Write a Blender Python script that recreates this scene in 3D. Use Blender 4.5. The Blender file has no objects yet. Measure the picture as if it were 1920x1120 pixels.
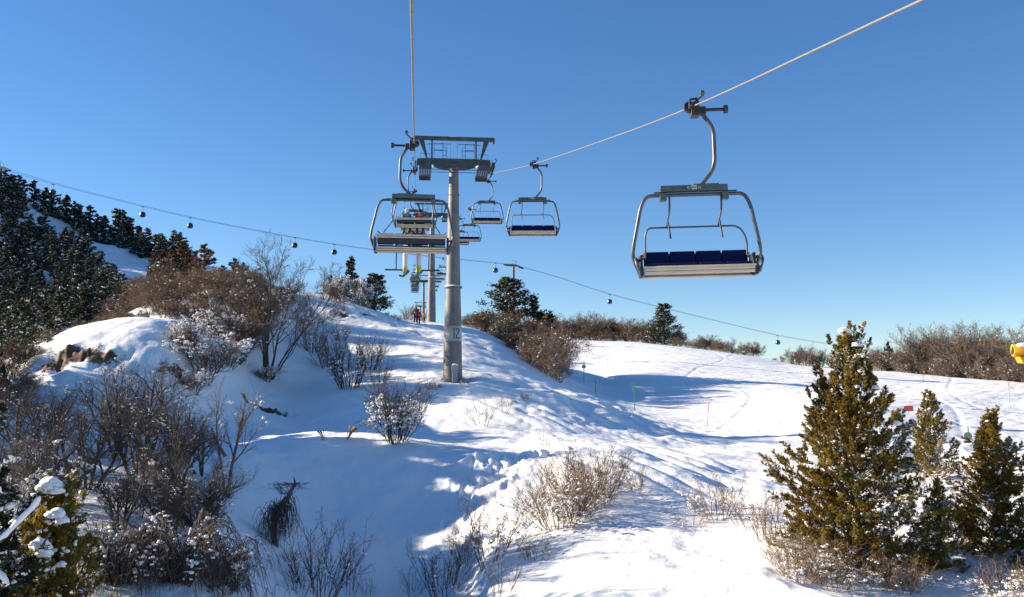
import bpy, math, random
import numpy as np
from mathutils import Vector, Matrix
D2R = math.radians
SC = bpy.context.scene
COL = SC.collection
# ------------------------------------------------------------------ camera, sky, sun
F = 1663.0
PITCH = math.atan(160.0 / F)
cam = bpy.data.cameras.new('camera'); cam.sensor_width = 36.0; cam.lens = 36.0 * F / 1920.0
cam.clip_start = 0.3; cam.clip_end = 20000
camo = bpy.data.objects.new('camera', cam); COL.objects.link(camo)
camo.location = (0, 0, 0); camo.rotation_euler = (math.pi / 2 + PITCH, 0, 0)
SC.camera = camo
SUN_EL = D2R(20.0)
SUN_AZ = D2R(-79.0)          # clockwise from +Y seen from above: the sun stands left, a little beyond the lift
sun_vec = Vector((math.sin(SUN_AZ) * math.cos(SUN_EL), math.cos(SUN_AZ) * math.cos(SUN_EL), math.sin(SUN_EL)))
W = bpy.data.worlds.new('World'); SC.world = W; W.use_nodes = True
wn = W.node_tree; bg = wn.nodes['Background']
sky = wn.nodes.new('ShaderNodeTexSky'); sky.sky_type = 'NISHITA'; sky.sun_disc = False
sky.sun_elevation = SUN_EL; sky.sun_rotation = SUN_AZ
sky.altitude = 1800; sky.air_density = 1.0; sky.dust_density = 0.1; sky.ozone_density = 3.2
hsv = wn.nodes.new('ShaderNodeHueSaturation'); hsv.inputs['Saturation'].default_value = 1.27; hsv.inputs['Hue'].default_value = .507
gm = wn.nodes.new('ShaderNodeGamma'); gm.inputs[1].default_value = .84; wn.links.new(sky.outputs[0], gm.inputs[0]); wn.links.new(gm.outputs[0], hsv.inputs['Color']); wn.links.new(hsv.outputs[0], bg.inputs[0]); bg.inputs[1].default_value = 0.098
sl = bpy.data.lights.new('sun', 'SUN'); sl.energy = 5.0; sl.angle = D2R(0.53); sl.color = (1.0, 0.87, 0.70)
so = bpy.data.objects.new('sun', sl); COL.objects.link(so)
so.rotation_euler = sun_vec.to_track_quat('Z', 'Y').to_euler()
SC.view_settings.view_transform = 'Standard'; SC.view_settings.look = 'None'
SC.view_settings.gamma = 1.0; SC.view_settings.exposure = 1.17
SC.cycles.max_bounces = 5; SC.cycles.diffuse_bounces = 3; SC.cycles.transparent_max_bounces = 4

# ------------------------------------------------------------------ helpers
CP, SP = math.cos(PITCH), math.sin(PITCH)
def ray(px, py):
    a = (px - 960.0) / F; b = (560.0 - py) / F
    return Vector((a, CP - b * SP, SP + b * CP))
def at(px, py, Y):
    d = ray(px, py); return d * (Y / d.y)

def new_obj(name, data):
    o = bpy.data.objects.new(name, data); COL.objects.link(o); return o
def tag(o, label=None, cat=None, group=None, kind=None):
    if label: o['label'] = label
    if cat: o['category'] = cat
    if group: o['group'] = group
    if kind: o['kind'] = kind
    return o
def empty(name, loc=(0, 0, 0), rz=0.0, label=None, cat=None, group=None):
    o = new_obj(name, None); o.location = loc; o.rotation_euler = (0, 0, rz)
    o.empty_display_size = 0.3
    return tag(o, label, cat, group)
def copy_tree(o, parent=None):
    c = o.copy(); COL.objects.link(c); c.parent = parent
    for ch in list(o.children): copy_tree(ch, c)
    return c

def mesh_np(name, V, Fc, mat=None, smooth=False, parent=None):
    """V (n,3) array; Fc list of (array faces (m,k))"""
    me = bpy.data.meshes.new(name)
    V = np.asarray(V, dtype=np.float32)
    me.vertices.add(len(V)); me.vertices.foreach_set('co', V.ravel())
    arrs = [np.asarray(f, dtype=np.int32) for f in Fc if len(f)]
    loops = np.concatenate([a.ravel() for a in arrs]); nl = [np.full(len(a), a.shape[1], dtype=np.int32) for a in arrs]
    tot = np.concatenate(nl); st = np.concatenate([[0], np.cumsum(tot)[:-1]]).astype(np.int32)
    me.loops.add(len(loops)); me.loops.foreach_set('vertex_index', loops)
    me.polygons.add(len(tot)); me.polygons.foreach_set('loop_start', st); me.polygons.foreach_set('loop_total', tot)
    if smooth: me.polygons.foreach_set('use_smooth', np.ones(len(tot), dtype=bool))
    me.update(calc_edges=True); me.validate()
    if mat: me.materials.append(mat)
    o = new_obj(name, me)
    if parent: o.parent = parent
    return o

class MB:
    """collects boxes, tubes, lathes into one mesh"""
    def __init__(s): s.v = []; s.f = []
    def _add(s, vs, fs):
        n = len(s.v); s.v += [tuple(v) for v in vs]; s.f += [tuple(i + n for i in f) for f in fs]; return s
    def box(s, c, size, rot=None, taper=None):
        hx, hy, hz = size[0] / 2, size[1] / 2, size[2] / 2
        vs = []
        for z in (-1, 1):
            t = 1.0 if (z < 0 or taper is None) else taper
            for x, y in ((-1, -1), (1, -1), (1, 1), (-1, 1)): vs.append(Vector((x * hx * t, y * hy * t, z * hz)))
        if rot is not None: vs = [rot @ v for v in vs]
        c = Vector(c); vs = [v + c for v in vs]
        return s._add(vs, [(3, 2, 1, 0), (4, 5, 6, 7), (0, 1, 5, 4), (1, 2, 6, 5), (2, 3, 7, 6), (3, 0, 4, 7)])
    def prism(s, poly, y0, y1):
        """poly of (x,z), extruded along y"""
        n = len(poly)
        vs = [(x, y0, z) for x, z in poly] + [(x, y1, z) for x, z in poly]
        fs = [tuple(range(n)), tuple(range(2 * n - 1, n - 1, -1))] + [(i, n + i, n + (i + 1) % n, (i + 1) % n) for i in range(n)]
        return s._add(vs, fs)
    def tube(s, pts, r, n=8, cap=True):
        pts = [Vector(p) for p in pts]; k = len(pts)
        rr = r if hasattr(r, '__len__') else [r] * k
        vs = []; fs = []
        t0 = (pts[1] - pts[0]).normalized()
        up = Vector((0, 0, 1)) if abs(t0.z) < 0.9 else Vector((1, 0, 0))
        for i, p in enumerate(pts):
            t = (pts[min(i + 1, k - 1)] - pts[max(i - 1, 0)]).normalized()
            a = t.cross(up)
            if a.length < 1e-4: a = t.cross(Vector((0, 1, 0)))
            a.normalize(); b = t.cross(a).normalized(); up = a.cross(t)
            for j in range(n):
                an = 2 * math.pi * j / n; vs.append(p + (a * math.cos(an) + b * math.sin(an)) * rr[i])
        for i in range(k - 1):
            for j in range(n):
                fs.append((i * n + j, i * n + (j + 1) % n, (i + 1) * n + (j + 1) % n, (i + 1) * n + j))
        if cap: fs.append(tuple(range(n - 1, -1, -1))); fs.append(tuple((k - 1) * n + j for j in range(n)))
        return s._add(vs, fs)
    def blob(s, c, r, sc=(1, 1, 1), rng=None):
        V, Fc = ICO2
        c = Vector(c); vs = [Vector((v[0] * sc[0], v[1] * sc[1], v[2] * sc[2])) * r * (1 + (rng.uniform(-.15, .15) if rng else 0)) + c for v in V]
        return s._add(vs, Fc)
    def build(s, name, mat, parent=None, smooth=False, bevel=0):
        me = bpy.data.meshes.new(name); me.from_pydata(s.v, [], s.f); me.update()
        if mat: me.materials.append(mat)
        if smooth:
            me.polygons.foreach_set('use_smooth', [True] * len(me.polygons))
            try: me.set_sharp_from_angle(angle=D2R(50))
            except Exception: pass
        o = new_obj(name, me)
        if parent: o.parent = parent
        if bevel:
            m = o.modifiers.new('bevel', 'BEVEL'); m.width = bevel; m.segments = 2; m.limit_method = 'ANGLE'
        return o
def ico(sub):
    import bmesh
    b = bmesh.new(); bmesh.ops.create_icosphere(b, subdivisions=sub, radius=1.0)
    V = [tuple(v.co) for v in b.verts]; Fc = [tuple(v.index for v in f.verts) for f in b.faces]; b.free(); return V, Fc
ICO2 = ico(2); ICO1 = ico(1)
def arc(pts, rad=0.2, n=5):
    """round the corners of a polyline"""
    pts = [Vector(p) for p in pts]; out = [pts[0]]
    for i in range(1, len(pts) - 1):
        a, p, b = pts[i - 1], pts[i], pts[i + 1]
        r = min(rad, (a - p).length * .48, (b - p).length * .48)
        s = p + (a - p).normalized() * r; e = p + (b - p).normalized() * r
        for k in range(n + 1):
            t = k / n; out.append(s * (1 - t) ** 2 + p * 2 * t * (1 - t) + e * t * t)
    out.append(pts[-1]); return out

# ------------------------------------------------------------------ materials
MATS = {}
def mat(name, col, rough=0.6, metal=0.0, var=0.0, scale=4.0, col2=None, bump=0.0, bscale=30.0, spec=0.5, objvar=0.0, sss=0.0):
    if name in MATS: return MATS[name]
    m = bpy.data.materials.new(name); m.use_nodes = True; nt = m.node_tree; b = nt.nodes['Principled BSDF']
    b.inputs['Roughness'].default_value = rough; b.inputs['Metallic'].default_value = metal
    b.inputs['Specular IOR Level'].default_value = spec
    b.inputs['Base Color'].default_value = (*col, 1)
    tc = nt.nodes.new('ShaderNodeTexCoord')
    if col2 or var:
        no = nt.nodes.new('ShaderNodeTexNoise'); no.inputs['Scale'].default_value = scale; no.inputs['Detail'].default_value = 5
        nt.links.new(tc.outputs['Object'], no.inputs['Vector'])
        ra = nt.nodes.new('ShaderNodeValToRGB'); ra.color_ramp.elements[0].position = .35; ra.color_ramp.elements[1].position = .65
        c2 = col2 if col2 else tuple(c * (1 - var) for c in col)
        ra.color_ramp.elements[0].color = (*col, 1); ra.color_ramp.elements[1].color = (*c2, 1)
        nt.links.new(no.outputs[0], ra.inputs[0]); last = ra.outputs[0]
        if objvar:
            oi = nt.nodes.new('ShaderNodeObjectInfo'); mp = nt.nodes.new('ShaderNodeMapRange')
            mp.inputs[3].default_value = 1 - objvar; mp.inputs[4].default_value = 1 + objvar
            hs = nt.nodes.new('ShaderNodeHueSaturation'); nt.links.new(oi.outputs['Random'], mp.inputs[0])
            nt.links.new(mp.outputs[0], hs.inputs['Value']); nt.links.new(last, hs.inputs['Color']); last = hs.outputs[0]
        nt.links.new(last, b.inputs['Base Color'])
    if bump:
        n2 = nt.nodes.new('ShaderNodeTexNoise'); n2.inputs['Scale'].default_value = bscale; n2.inputs['Detail'].default_value = 6
        nt.links.new(tc.outputs['Object'], n2.inputs['Vector']); bu = nt.nodes.new('ShaderNodeBump')
        bu.inputs['Strength'].default_value = bump; bu.inputs['Distance'].default_value = .05
        nt.links.new(n2.outputs[0], bu.inputs['Height']); nt.links.new(bu.outputs[0], b.inputs['Normal'])
    MATS[name] = m; return m
SNOWCOL = (0.915, 0.90, 0.875)
galv = mat('galvanised steel', (0.15, 0.155, 0.16), .55, .25, scale=2.2, col2=(0.09, 0.095, 0.10), bump=.08, bscale=9)
pole_m = mat('weathered tower steel', (0.19, 0.178, 0.165), .6, .1, scale=1.3, col2=(0.12, 0.117, 0.118), bump=.12, bscale=5)
beam_m = mat('dark tower steel', (0.045, 0.058, 0.062), .5, .2, scale=3, col2=(0.075, 0.088, 0.09))
rail_m = mat('railing steel', (0.03, 0.045, 0.07), .5, .2)
dark_m = mat('black rubber and grease', (0.018, 0.02, 0.026), .55, .1, scale=9, col2=(0.04, 0.04, 0.045))
tube_m = mat('chair frame steel', (0.075, 0.082, 0.088), .42, .35, scale=5, col2=(0.115, 0.12, 0.125))
plate_m = mat('grey green painted plate', (0.075, 0.10, 0.105), .5, .15, scale=6, col2=(0.11, 0.135, 0.135))
alu_m = mat('anodised aluminium slat', (0.74, 0.60, 0.43), .5, .0, scale=3, col2=(0.60, 0.49, 0.37))
seat_m = mat('navy seat cushion', (0.004, 0.010, 0.060), .6, 0, scale=8, col2=(0.007, 0.014, 0.070), bump=.1, bscale=60, spec=.15)
shell_m = mat('dark seat shell', (0.02, 0.022, 0.03), .5)
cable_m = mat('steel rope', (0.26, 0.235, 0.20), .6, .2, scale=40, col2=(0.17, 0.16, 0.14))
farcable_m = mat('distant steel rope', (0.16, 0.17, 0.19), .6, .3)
white_m = mat('white paint', (0.72, 0.70, 0.66), .6, scale=5, col2=(0.5, 0.5, 0.48))
black_m = mat('black paint', (0.02, 0.02, 0.022), .5)
snowclump = mat('clinging snow', SNOWCOL, .75, bump=.25, bscale=14)
# ------------------------------------------------------------------ terrain
def hsh(ix, iy, seed):
    h = (ix.astype(np.int64) * 374761393 + iy.astype(np.int64) * 668265263 + seed * 974711) & 0x7fffffff
    h = ((h ^ (h >> 13)) * 1274126177) & 0x7fffffff
    return ((h ^ (h >> 16)) & 0xffff) / 65535.0
def vnoise(x, y, seed=0):
    ix = np.floor(x); iy = np.floor(y); fx = x - ix; fy = y - iy
    fx = fx * fx * fx * (fx * (fx * 6 - 15) + 10); fy = fy * fy * fy * (fy * (fy * 6 - 15) + 10)
    a = hsh(ix, iy, seed); b = hsh(ix + 1, iy, seed); c = hsh(ix, iy + 1, seed); d = hsh(ix + 1, iy + 1, seed)
    return (a * (1 - fx) + b * fx) * (1 - fy) + (c * (1 - fx) + d * fx) * fy - 0.5
def fbm(x, y, seed=0, octv=4):
    s = 0; a = 1.0
    for k in range(octv):
        s = s + a * vnoise(x * 2 ** k + 17.3 * k, y * 2 ** k - 9.1 * k, seed + k); a *= .5
    return s
# control points: picture column, picture row, distance in metres -> a real point on the slope
CTL = [
 # foreground, left slope falling to the gully
 (-250,1120,15),(-250,900,22),(0,1120,15.5),(0,900,24),(200,1120,16),(200,900,26.5),(350,1120,16.5),(350,900,28),
 (480,870,34),(480,950,30),(480,1050,24),(480,1120,21),(540,880,35),(600,870,36.5),(600,950,33),(600,1050,28.5),(600,1120,25.5),(700,882,36),(700,962,33.4),(700,1045,30),(700,1120,27.3),
 (755,890,35.4),(790,958,33.2),(790,1060,30),(790,1120,28.2),(850,1120,26.8),
 # right of the gully
 (826,878,36),(838,912,34.2),(850,960,32),(880,1000,29.8),(905,1050,27),(950,1120,23.8),(900,900,34),(1000,950,31),(1100,1000,27.3),(1100,1120,22),
 (1300,1120,20.8),(1300,1000,27),(1500,1120,20.5),(1450,1000,26),(1600,1075,23.3),(1700,1120,21),(1900,1120,21.5),(1600,960,30),(1850,1000,27.5),(2100,1100,22),
 # crest of the bank
 (250,812,40),(400,813,41),(500,820,40),(600,823,39),(700,832,38),(780,843,37),(850,846,37),(950,852,37),(1050,862,36.5),(1110,850,36.5),(1200,862,36.5),(1300,885,37),
 # bowl behind the crest
 (550,806,50),(480,745,57),(700,826,46),(620,770,54),(850,790,50),(830,838,44),(950,800,48.5),(1100,832,46),(950,842,43),(1200,845,44),(1300,852,46),(1050,765,57),
 # ridge face and its crest
 (850,714,62.3),(780,712,63),(910,712,62.5),(850,660,78),(850,640,86),(850,613,104),(800,608,104),(760,603,104),
 (500,712,62),(600,700,69),(700,645,81),(640,730,60),(750,722,62),(600,605,88),(560,553,96),(650,564,99),(700,579,101),(735,596,103),(520,560,92),
 (930,640,97),(900,618,106),(960,657,94),(1050,717,80),(1130,757,69),(1200,797,60.5),(1300,832,54),(1000,720,69),
 (560,555,112),(700,583,118),(780,604,120),(870,612,120),(808,606,143),(808,612,170),(700,600,170),(790,622,278),(790,625,430),(560,568,150),
 # gully between the ridge and the piste
 (1000,690,118),(1080,706,112),(1130,728,100),(1190,771,73),(1255,800,64),(1330,800,66),(960,660,140),(1330,822,59),
 # piste
 (1095,719,111),(1117,737,94),(1060,660,170),(1200,690,120),(1300,720,105),(1330,758,80),(1450,860,49),(1450,780,68),(1450,720,105),(1600,760,72),
 (1600,860,47),(1735,902,42),(1807,852,52),(1900,860,51),(1893,756,92),(1700,740,102),(1800,740,98),(2200,760,90),(2200,900,45),
 (1920,718,140),(1700,700,160),(1600,693,166),(1480,684,172),(1430,671,186),(1300,653,204),(1200,642,218),(1050,637,232),(960,632,240),(900,625,245),(2200,745,135),
 (1920,724,200),(1700,706,220),(1480,693,230),(1430,682,240),(1200,652,280),(1050,648,300),
 # left knoll and what lies behind it
 (220,617,48),(120,636,47),(330,636,49),(95,668,45.5),(220,655,45.5),(330,690,45),(60,760,41),(250,745,42.5),(400,770,46),(400,650,57),(-20,740,44),
 (100,640,52),(200,618,58),(40,670,55),(300,565,80),(480,610,74),(400,600,72),(400,545,95),
 # wooded mountainside
 (0,345,235),(100,412,222),(200,452,210),(300,480,200),(400,512,186),(500,540,172),(600,566,160),
 (0,600,112),(0,470,165),(100,552,132),(200,532,150),(250,598,98),(0,690,72),(-300,200,230),(-300,450,140),(-400,650,70),
 (0,350,300),(300,495,290),(600,580,280),(-300,230,330),
]
P = []
for px, py, Y in CTL:
    p = at(px, py, Y); P.append((p.x, p.y, p.z))
P += [(0,0,-6.6),(0,10,-6.1),(-10,5,-4.4),(12,8,-6.0),(15,-20,-7.5),(-15,-20,-5.5),(-30,-40,-4),(30,-40,-9),(60,0,-7),(-45,5,0),(-60,-20,1),(60,30,-5.5),(110,50,-6),
      (-42,28,1.0),(-55,45,5),(-70,70,8),(200,100,-6),(200,200,-9),(-200,60,30),(-260,180,62),(-320,300,60),(-150,600,-10),(0,600,-10),(200,600,-25),(450,500,-25),(-300,700,0),
      (0,1500,-60),(900,1500,-60),(-900,1500,-60),(0,3500,-90),(2500,3500,-90),(-2500,3500,-90),(800,200,-30),(-900,200,60),(0,-60,-9),(120,-55,-12),(-120,-55,4)]
P = np.array(P, dtype=float)
WK = 12.0
def uv(X, Y):
    w = np.sqrt(Y * Y + WK * WK) * .5 + np.maximum(Y, 0) * .5
    return X / w, np.arcsinh(Y / WK) * .45
pu, pv = uv(P[:, 0], P[:, 1])
C2 = 0.035 ** 2
def kern(du, dv): return np.sqrt(du * du + dv * dv + C2)
n = len(P)
A = np.zeros((n + 3, n + 3)); A[:n, :n] = kern(pu[:, None] - pu[None], pv[:, None] - pv[None]) - np.eye(n) * 0.004
A[:n, n] = 1; A[:n, n + 1] = pu; A[:n, n + 2] = pv; A[n, :n] = 1; A[n + 1, :n] = pu; A[n + 2, :n] = pv
# heights are fitted as height / distance scale so that near and far weigh alike
wp = np.sqrt(P[:, 1] ** 2 + 20.0 ** 2)
sol = np.linalg.solve(A, np.concatenate([P[:, 2] / wp, [0, 0, 0]]))
def base_h(X, Y):
    X = np.asarray(X, float); Y = np.asarray(Y, float); sh = X.shape; X = X.ravel(); Y = Y.ravel()
    u, v = uv(X, Y); out = np.zeros(len(X))
    for i in range(0, len(X), 20000):
        k = kern(u[i:i + 20000, None] - pu[None], v[i:i + 20000, None] - pv[None])
        out[i:i + 20000] = k @ sol[:n] + sol[n] + sol[n + 1] * u[i:i + 20000] + sol[n + 2] * v[i:i + 20000]
    return (out * np.sqrt(Y ** 2 + 400.0)).reshape(sh)
def gl(X, Y, cx, cy, rx, ry): return np.exp(-(((X - cx) / rx) ** 2 + ((Y - cy) / ry) ** 2))
def detail(X, Y):
    z = fbm(X / 7.0, Y / 7.0, 3, 3) * .32
    pist = np.clip((X - (4 + (Y - 60) * .08)) / 8.0, 0, 1) * np.clip((Y - 55) / 12.0, 0, 1)
    hill = np.clip((Y - 105) / 25.0, 0, 1) * np.clip((-X - 25) / 20.0, 0, 1)
    z = z * (1 - .6 * pist)
    z += fbm(X / 1.7, Y / 2.4, 11, 4) * .15 * (1 - .85 * pist) * (1 + 1.5 * vnoise(X / 9, Y / 9, 5))
    z += hill * fbm(X / 12, Y / 12, 21, 3) * 2.0
    # drifts in the lower right and on the ridge shoulder, drawn out down the fall line
    z += np.clip(X - 1, 0, 1) * np.clip((58 - Y) / 8, 0, 1) * np.abs(vnoise((X + .55 * Y) / 1.5, (Y - .4 * X) / 5.5, 31)) * .36
    sh = gl(X, Y, 5.5, 61, 7.5, 9)
    z += sh * np.abs(vnoise((X + .5 * Y) / 1.2, (Y - .4 * X) / 5.0, 33)) * .8
    z += sh * np.maximum(vnoise(X / .7, Y / .9, 35), .1) * .42
    # trodden snow right of the gully
    tr = .75 * gl(X, Y, -1.0, 34.6, 1.5, 1.8)
    pth = ((1.6, 38.5, .8), (.4, 37.0, 1.0), (-.8, 35.6, 1.1), (-1.5, 34.0, 1.0), (-1.8, 32.4, .8), (-1.7, 30.6, .65), (-1.4, 28.6, .55), (-1.1, 26.4, .5), (-.8, 24, .4), (-.7, 21, .4))
    for (ax_, ay_, aw), (bx_, by_, bw) in zip(pth[:-1], pth[1:]):
        dx, dy = bx_ - ax_, by_ - ay_; t_ = np.clip(((X - ax_) * dx + (Y - ay_) * dy) / (dx * dx + dy * dy), 0, 1); wd_ = aw + (bw - aw) * t_
        tr = np.maximum(tr, .9 * np.exp(-(((X - ax_ - dx * t_) ** 2 + (Y - ay_ - dy * t_) ** 2) / wd_ ** 2) ** 1.0))
    z -= tr * (.14 + np.abs(fbm(X / .6 + .3 * Y, Y / .8, 41, 3)) * .50 + np.maximum(vnoise(X / .26, Y / .40, 44), 0) * .46 + vnoise(X / .12, Y / .16, 45) * .12)
    z += np.clip(1 - np.abs(tr - .35) * 4, 0, 1) * (.05 + .12 * np.maximum(vnoise(X / .35, Y / .4, 46), 0))
    tr2 = gl(X, Y, -5, 23.5, 2.6, 2.2)
    z -= tr2 * np.maximum(vnoise(X / .5, Y / .35, 47), 0) * .22
    # fine wind texture near the viewer
    z += np.clip((70 - Y) / 40, 0, 1) * (1 - .6 * pist) * fbm(X / .55, Y / .7, 51, 3) * .042
    # ski tracks in long arcs on the piste
    m = pist * np.clip((260 - Y) / 60, 0, 1)
    for k in range(16):
        a = (k * 0.37 % 1); b = 26 + 22 * (k * .61 % 1); ph = k * 1.9
        c = (2 + k * 6.5) + b * .26 * np.sin(Y / b * 1.3 + ph) + .30 * (Y - 80) * (a - .35)
        d = X - c; z -= m * .08 * np.exp(-(d / (.16 + .14 * a)) ** 2) * (.5 + .9 * np.abs(vnoise(X / 11, Y / 11, 90 + k)))
    z += m * fbm(X / 2.2, Y / 2.6, 61, 3) * .05
    z += m * (fbm((X * .96 + Y * .3) / 5, (Y * .96 - X * .3) / .8, 63, 3) * .06 + fbm((X * .8 - Y * .6) / .7, (Y * .8 + X * .6) / 7, 67, 3) * .05)
    # shallow trails on the shaded face
    for k, (x0, y0, sl_, w_) in enumerate(((-5.2, 26, -.45, .28), (-4.4, 27, -.3, .22), (-6.4, 25, -.7, .2))):
        c = x0 + sl_ * (Y - y0) + .35 * np.sin(Y * .7 + k)
        z -= .045 * np.exp(-((X - c) / w_) ** 2) * np.clip((35 - Y) / 4, 0, 1) * np.clip((Y - 19) / 3, 0, 1)
    return z
def terrain(X, Y): return base_h(X, Y) + detail(X, Y)
def gz(x, y): return float(terrain(np.array([x]), np.array([y]))[0])
_TT = np.exp(np.linspace(math.log(13), math.log(330), 900))
def hit(px, py, tmin=13):
    """where the line of sight through a picture point first meets the slope"""
    d = ray(px, py); t = _TT[_TT >= tmin] / d.y
    X = d.x * t; Y = d.y * t; Z = d.z * t; g = terrain(X, Y); idx = np.nonzero(Z < g)[0]
    if len(idx) == 0: i = int(np.argmin(np.abs(Z - g)))
    else: i = int(idx[0])
    return Vector((X[i], Y[i], g[i]))
def on(px, Y):
    """the slope in picture column px at distance Y"""
    x = (px - 960) / F * Y * 1.0; return Vector((x, Y, gz(x, Y)))

# snow material
def snow_material():
    m = bpy.data.materials.new('snow'); m.use_nodes = True; nt = m.node_tree; b = nt.nodes['Principled BSDF']
    b.inputs['Roughness'].default_value = .72; b.inputs['Specular IOR Level'].default_value = .25
    tc = nt.nodes.new('ShaderNodeTexCoord'); geo = nt.nodes.new('ShaderNodeNewGeometry')
    def noise(sc, det, rough=.5, stretch=None):
        nn = nt.nodes.new('ShaderNodeTexNoise'); nn.inputs['Scale'].default_value = sc; nn.inputs['Detail'].default_value = det
        nn.inputs['Roughness'].default_value = rough
        if stretch:
            mp = nt.nodes.new('ShaderNodeMapping'); mp.inputs['Scale'].default_value = stretch
            nt.links.new(tc.outputs['Object'], mp.inputs[0]); nt.links.new(mp.outputs[0], nn.inputs['Vector'])
        else: nt.links.new(tc.outputs['Object'], nn.inputs['Vector'])
        return nn
    n1 = noise(1.4, 8, .6); n2 = noise(14, 4, .6)
    b1 = nt.nodes.new('ShaderNodeBump'); b1.inputs['Strength'].default_value = .6; b1.inputs['Distance'].default_value = .12
    b2 = nt.nodes.new('ShaderNodeBump'); b2.inputs['Strength'].default_value = .5; b2.inputs['Distance'].default_value = .02
    nt.links.new(n1.outputs[0], b1.inputs['Height']); nt.links.new(n2.outputs[0], b2.inputs['Height'])
    nt.links.new(b1.outputs[0], b2.inputs['Normal']); nt.links.new(b2.outputs[0], b.inputs['Normal'])
    # bare brown earth where the bank is broken open
    at_ = nt.nodes.new('ShaderNodeAttribute'); at_.attribute_name = 'earth'
    n3 = noise(2.4, 9, .85); ad = nt.nodes.new('ShaderNodeMath'); ad.operation = 'MULTIPLY_ADD'
    ad.inputs[1].default_value = 2.6; nt.links.new(n3.outputs[0], ad.inputs[0]); nt.links.new(at_.outputs['Fac'], ad.inputs[2])
    ra = nt.nodes.new('ShaderNodeValToRGB'); ra.color_ramp.elements[0].position = .0; ra.color_ramp.elements[1].position = 1
    mr = nt.nodes.new('ShaderNodeMapRange'); mr.inputs[1].default_value = 1.82; mr.inputs[2].default_value = 1.9
    nt.links.new(ad.outputs[0], mr.inputs[0])
    n4 = noise(5, 8, .8); r4 = nt.nodes.new('ShaderNodeValToRGB')
    r4.color_ramp.elements[0].color = (.05, .028, .014, 1); r4.color_ramp.elements[1].color = (.19, .115, .06, 1)
    r4.color_ramp.elements[0].position = .35; r4.color_ramp.elements[1].position = .65; nt.links.new(n4.outputs[0], r4.inputs[0])
    mx = nt.nodes.new('ShaderNodeMix'); mx.data_type = 'RGBA'; mx.inputs['A'].default_value = (*SNOWCOL, 1)
    nt.links.new(mr.outputs[0], mx.inputs['Factor']); nt.links.new(r4.outputs[0], mx.inputs['B']); nt.links.new(mx.outputs['Result'], b.inputs['Base Color'])
    return m
def build_ground():
    us = np.concatenate([-np.geomspace(9, .64, 26)[:-1], np.linspace(-.64, .64, 780), np.geomspace(.64, 9, 26)[1:]])
    Ys = [-70.0]
    while Ys[-1] < 4000:
        y = Ys[-1]
        k = .0042 if 14 < y < 130 else (.006 if 130 <= y < 300 else .05)
        Ys.append(y + k * math.sqrt(y * y + 144))
    Ys = np.array(Ys); w = np.sqrt(Ys * Ys + WK * WK) * .5 + np.maximum(Ys, 0) * .5
    X = us[None, :] * w[:, None]; Y = np.repeat(Ys[:, None], len(us), 1)
    Z = terrain(X, Y)
    earth = np.zeros_like(X)
    for cx_, cy_, rx, ry, s in EARTH: earth += s * gl(X, Y, cx_, cy_, rx, ry)
    Z -= earth * (.15 + 1.1 * np.maximum(vnoise(X / .6, Y / .6, 71), -.3) + .35 * vnoise(X / .2, Y / .2, 72))
    nr, nc = X.shape; idx = np.arange(nr * nc).reshape(nr, nc)
    q = np.stack([idx[:-1, :-1], idx[:-1, 1:], idx[1:, 1:], idx[1:, :-1]], -1).reshape(-1, 4)
    o = mesh_np('snow_ground', np.stack([X, Y, Z], -1).reshape(-1, 3), [q], snow_material(), True)
    a = o.data.attributes.new('earth', 'FLOAT', 'POINT'); a.data.foreach_set('value', earth.ravel().astype(np.float32))
    tag(o, kind='structure'); return o
def ep(px, py, rx, ry, s):
    p = hit(px, py); return (p.x, p.y, rx, ry, s)
EARTH = [ep(112, 668, .9, .6, .95), ep(185, 672, 1.1, .6, 1.0), ep(150, 660, 1.5, .6, .9), ep(105, 685, .7, .5, .9), ep(340, 700, .5, .6, .85), ep(305, 684, .45, .5, .9), ep(515, 775, .9, 1.0, 1.0), ep(470, 755, .7, .8, .9),
         ep(640, 590, 1.0, .8, .9), ep(690, 592, 1.2, .7, .85), ep(745, 600, .8, .6, .8), ep(100, 690, .5, .5, .9)]
build_ground()
# ------------------------------------------------------------------ vegetation
def polyset(groups, name, m, parent, extra=None):
    """groups: {(npts, sides): [ (pts(n,3), radii(n)) ]} -> one mesh of tapered tubes"""
    Vs = []; Fs = []; off = 0
    for (k, sd), lst in groups.items():
        Pn = np.array([a for a, b in lst], dtype=float); Rn = np.array([b for a, b in lst], dtype=float)
        m_ = len(lst)
        T = np.empty_like(Pn); T[:, 1:-1] = Pn[:, 2:] - Pn[:, :-2]; T[:, 0] = Pn[:, 1] - Pn[:, 0]; T[:, -1] = Pn[:, -1] - Pn[:, -2]
        T /= np.linalg.norm(T, axis=2, keepdims=True) + 1e-9
        ref = np.where(np.abs(T[:, :1, 2:3]) < .8, np.array([[[0, 0, 1.0]]]), np.array([[[1.0, 0, 0]]])); ref = np.repeat(ref, k, 1)
        A_ = np.cross(T, ref); A_ /= np.linalg.norm(A_, axis=2, keepdims=True) + 1e-9; B_ = np.cross(T, A_)
        an = np.arange(sd) * 2 * math.pi / sd
        V = Pn[:, :, None] + (A_[:, :, None] * np.cos(an)[None, None, :, None] + B_[:, :, None] * np.sin(an)[None, None, :, None]) * Rn[:, :, None, None]
        base = off + (np.arange(m_)[:, None, None] * k + np.arange(k - 1)[None, :, None]) * sd
        j = np.arange(sd)[None, None]; j2 = (j + 1) % sd
        Fs.append(np.stack([base + j, base + j2, base + sd + j2, base + sd + j], -1).reshape(-1, 4))
        Vs.append(V.reshape(-1, 3)); off += m_ * k * sd
    if extra: Vs.append(extra[0]); Fs.append(extra[1] + off)
    return mesh_np(name, np.concatenate(Vs), Fs, m, True, parent)
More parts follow.
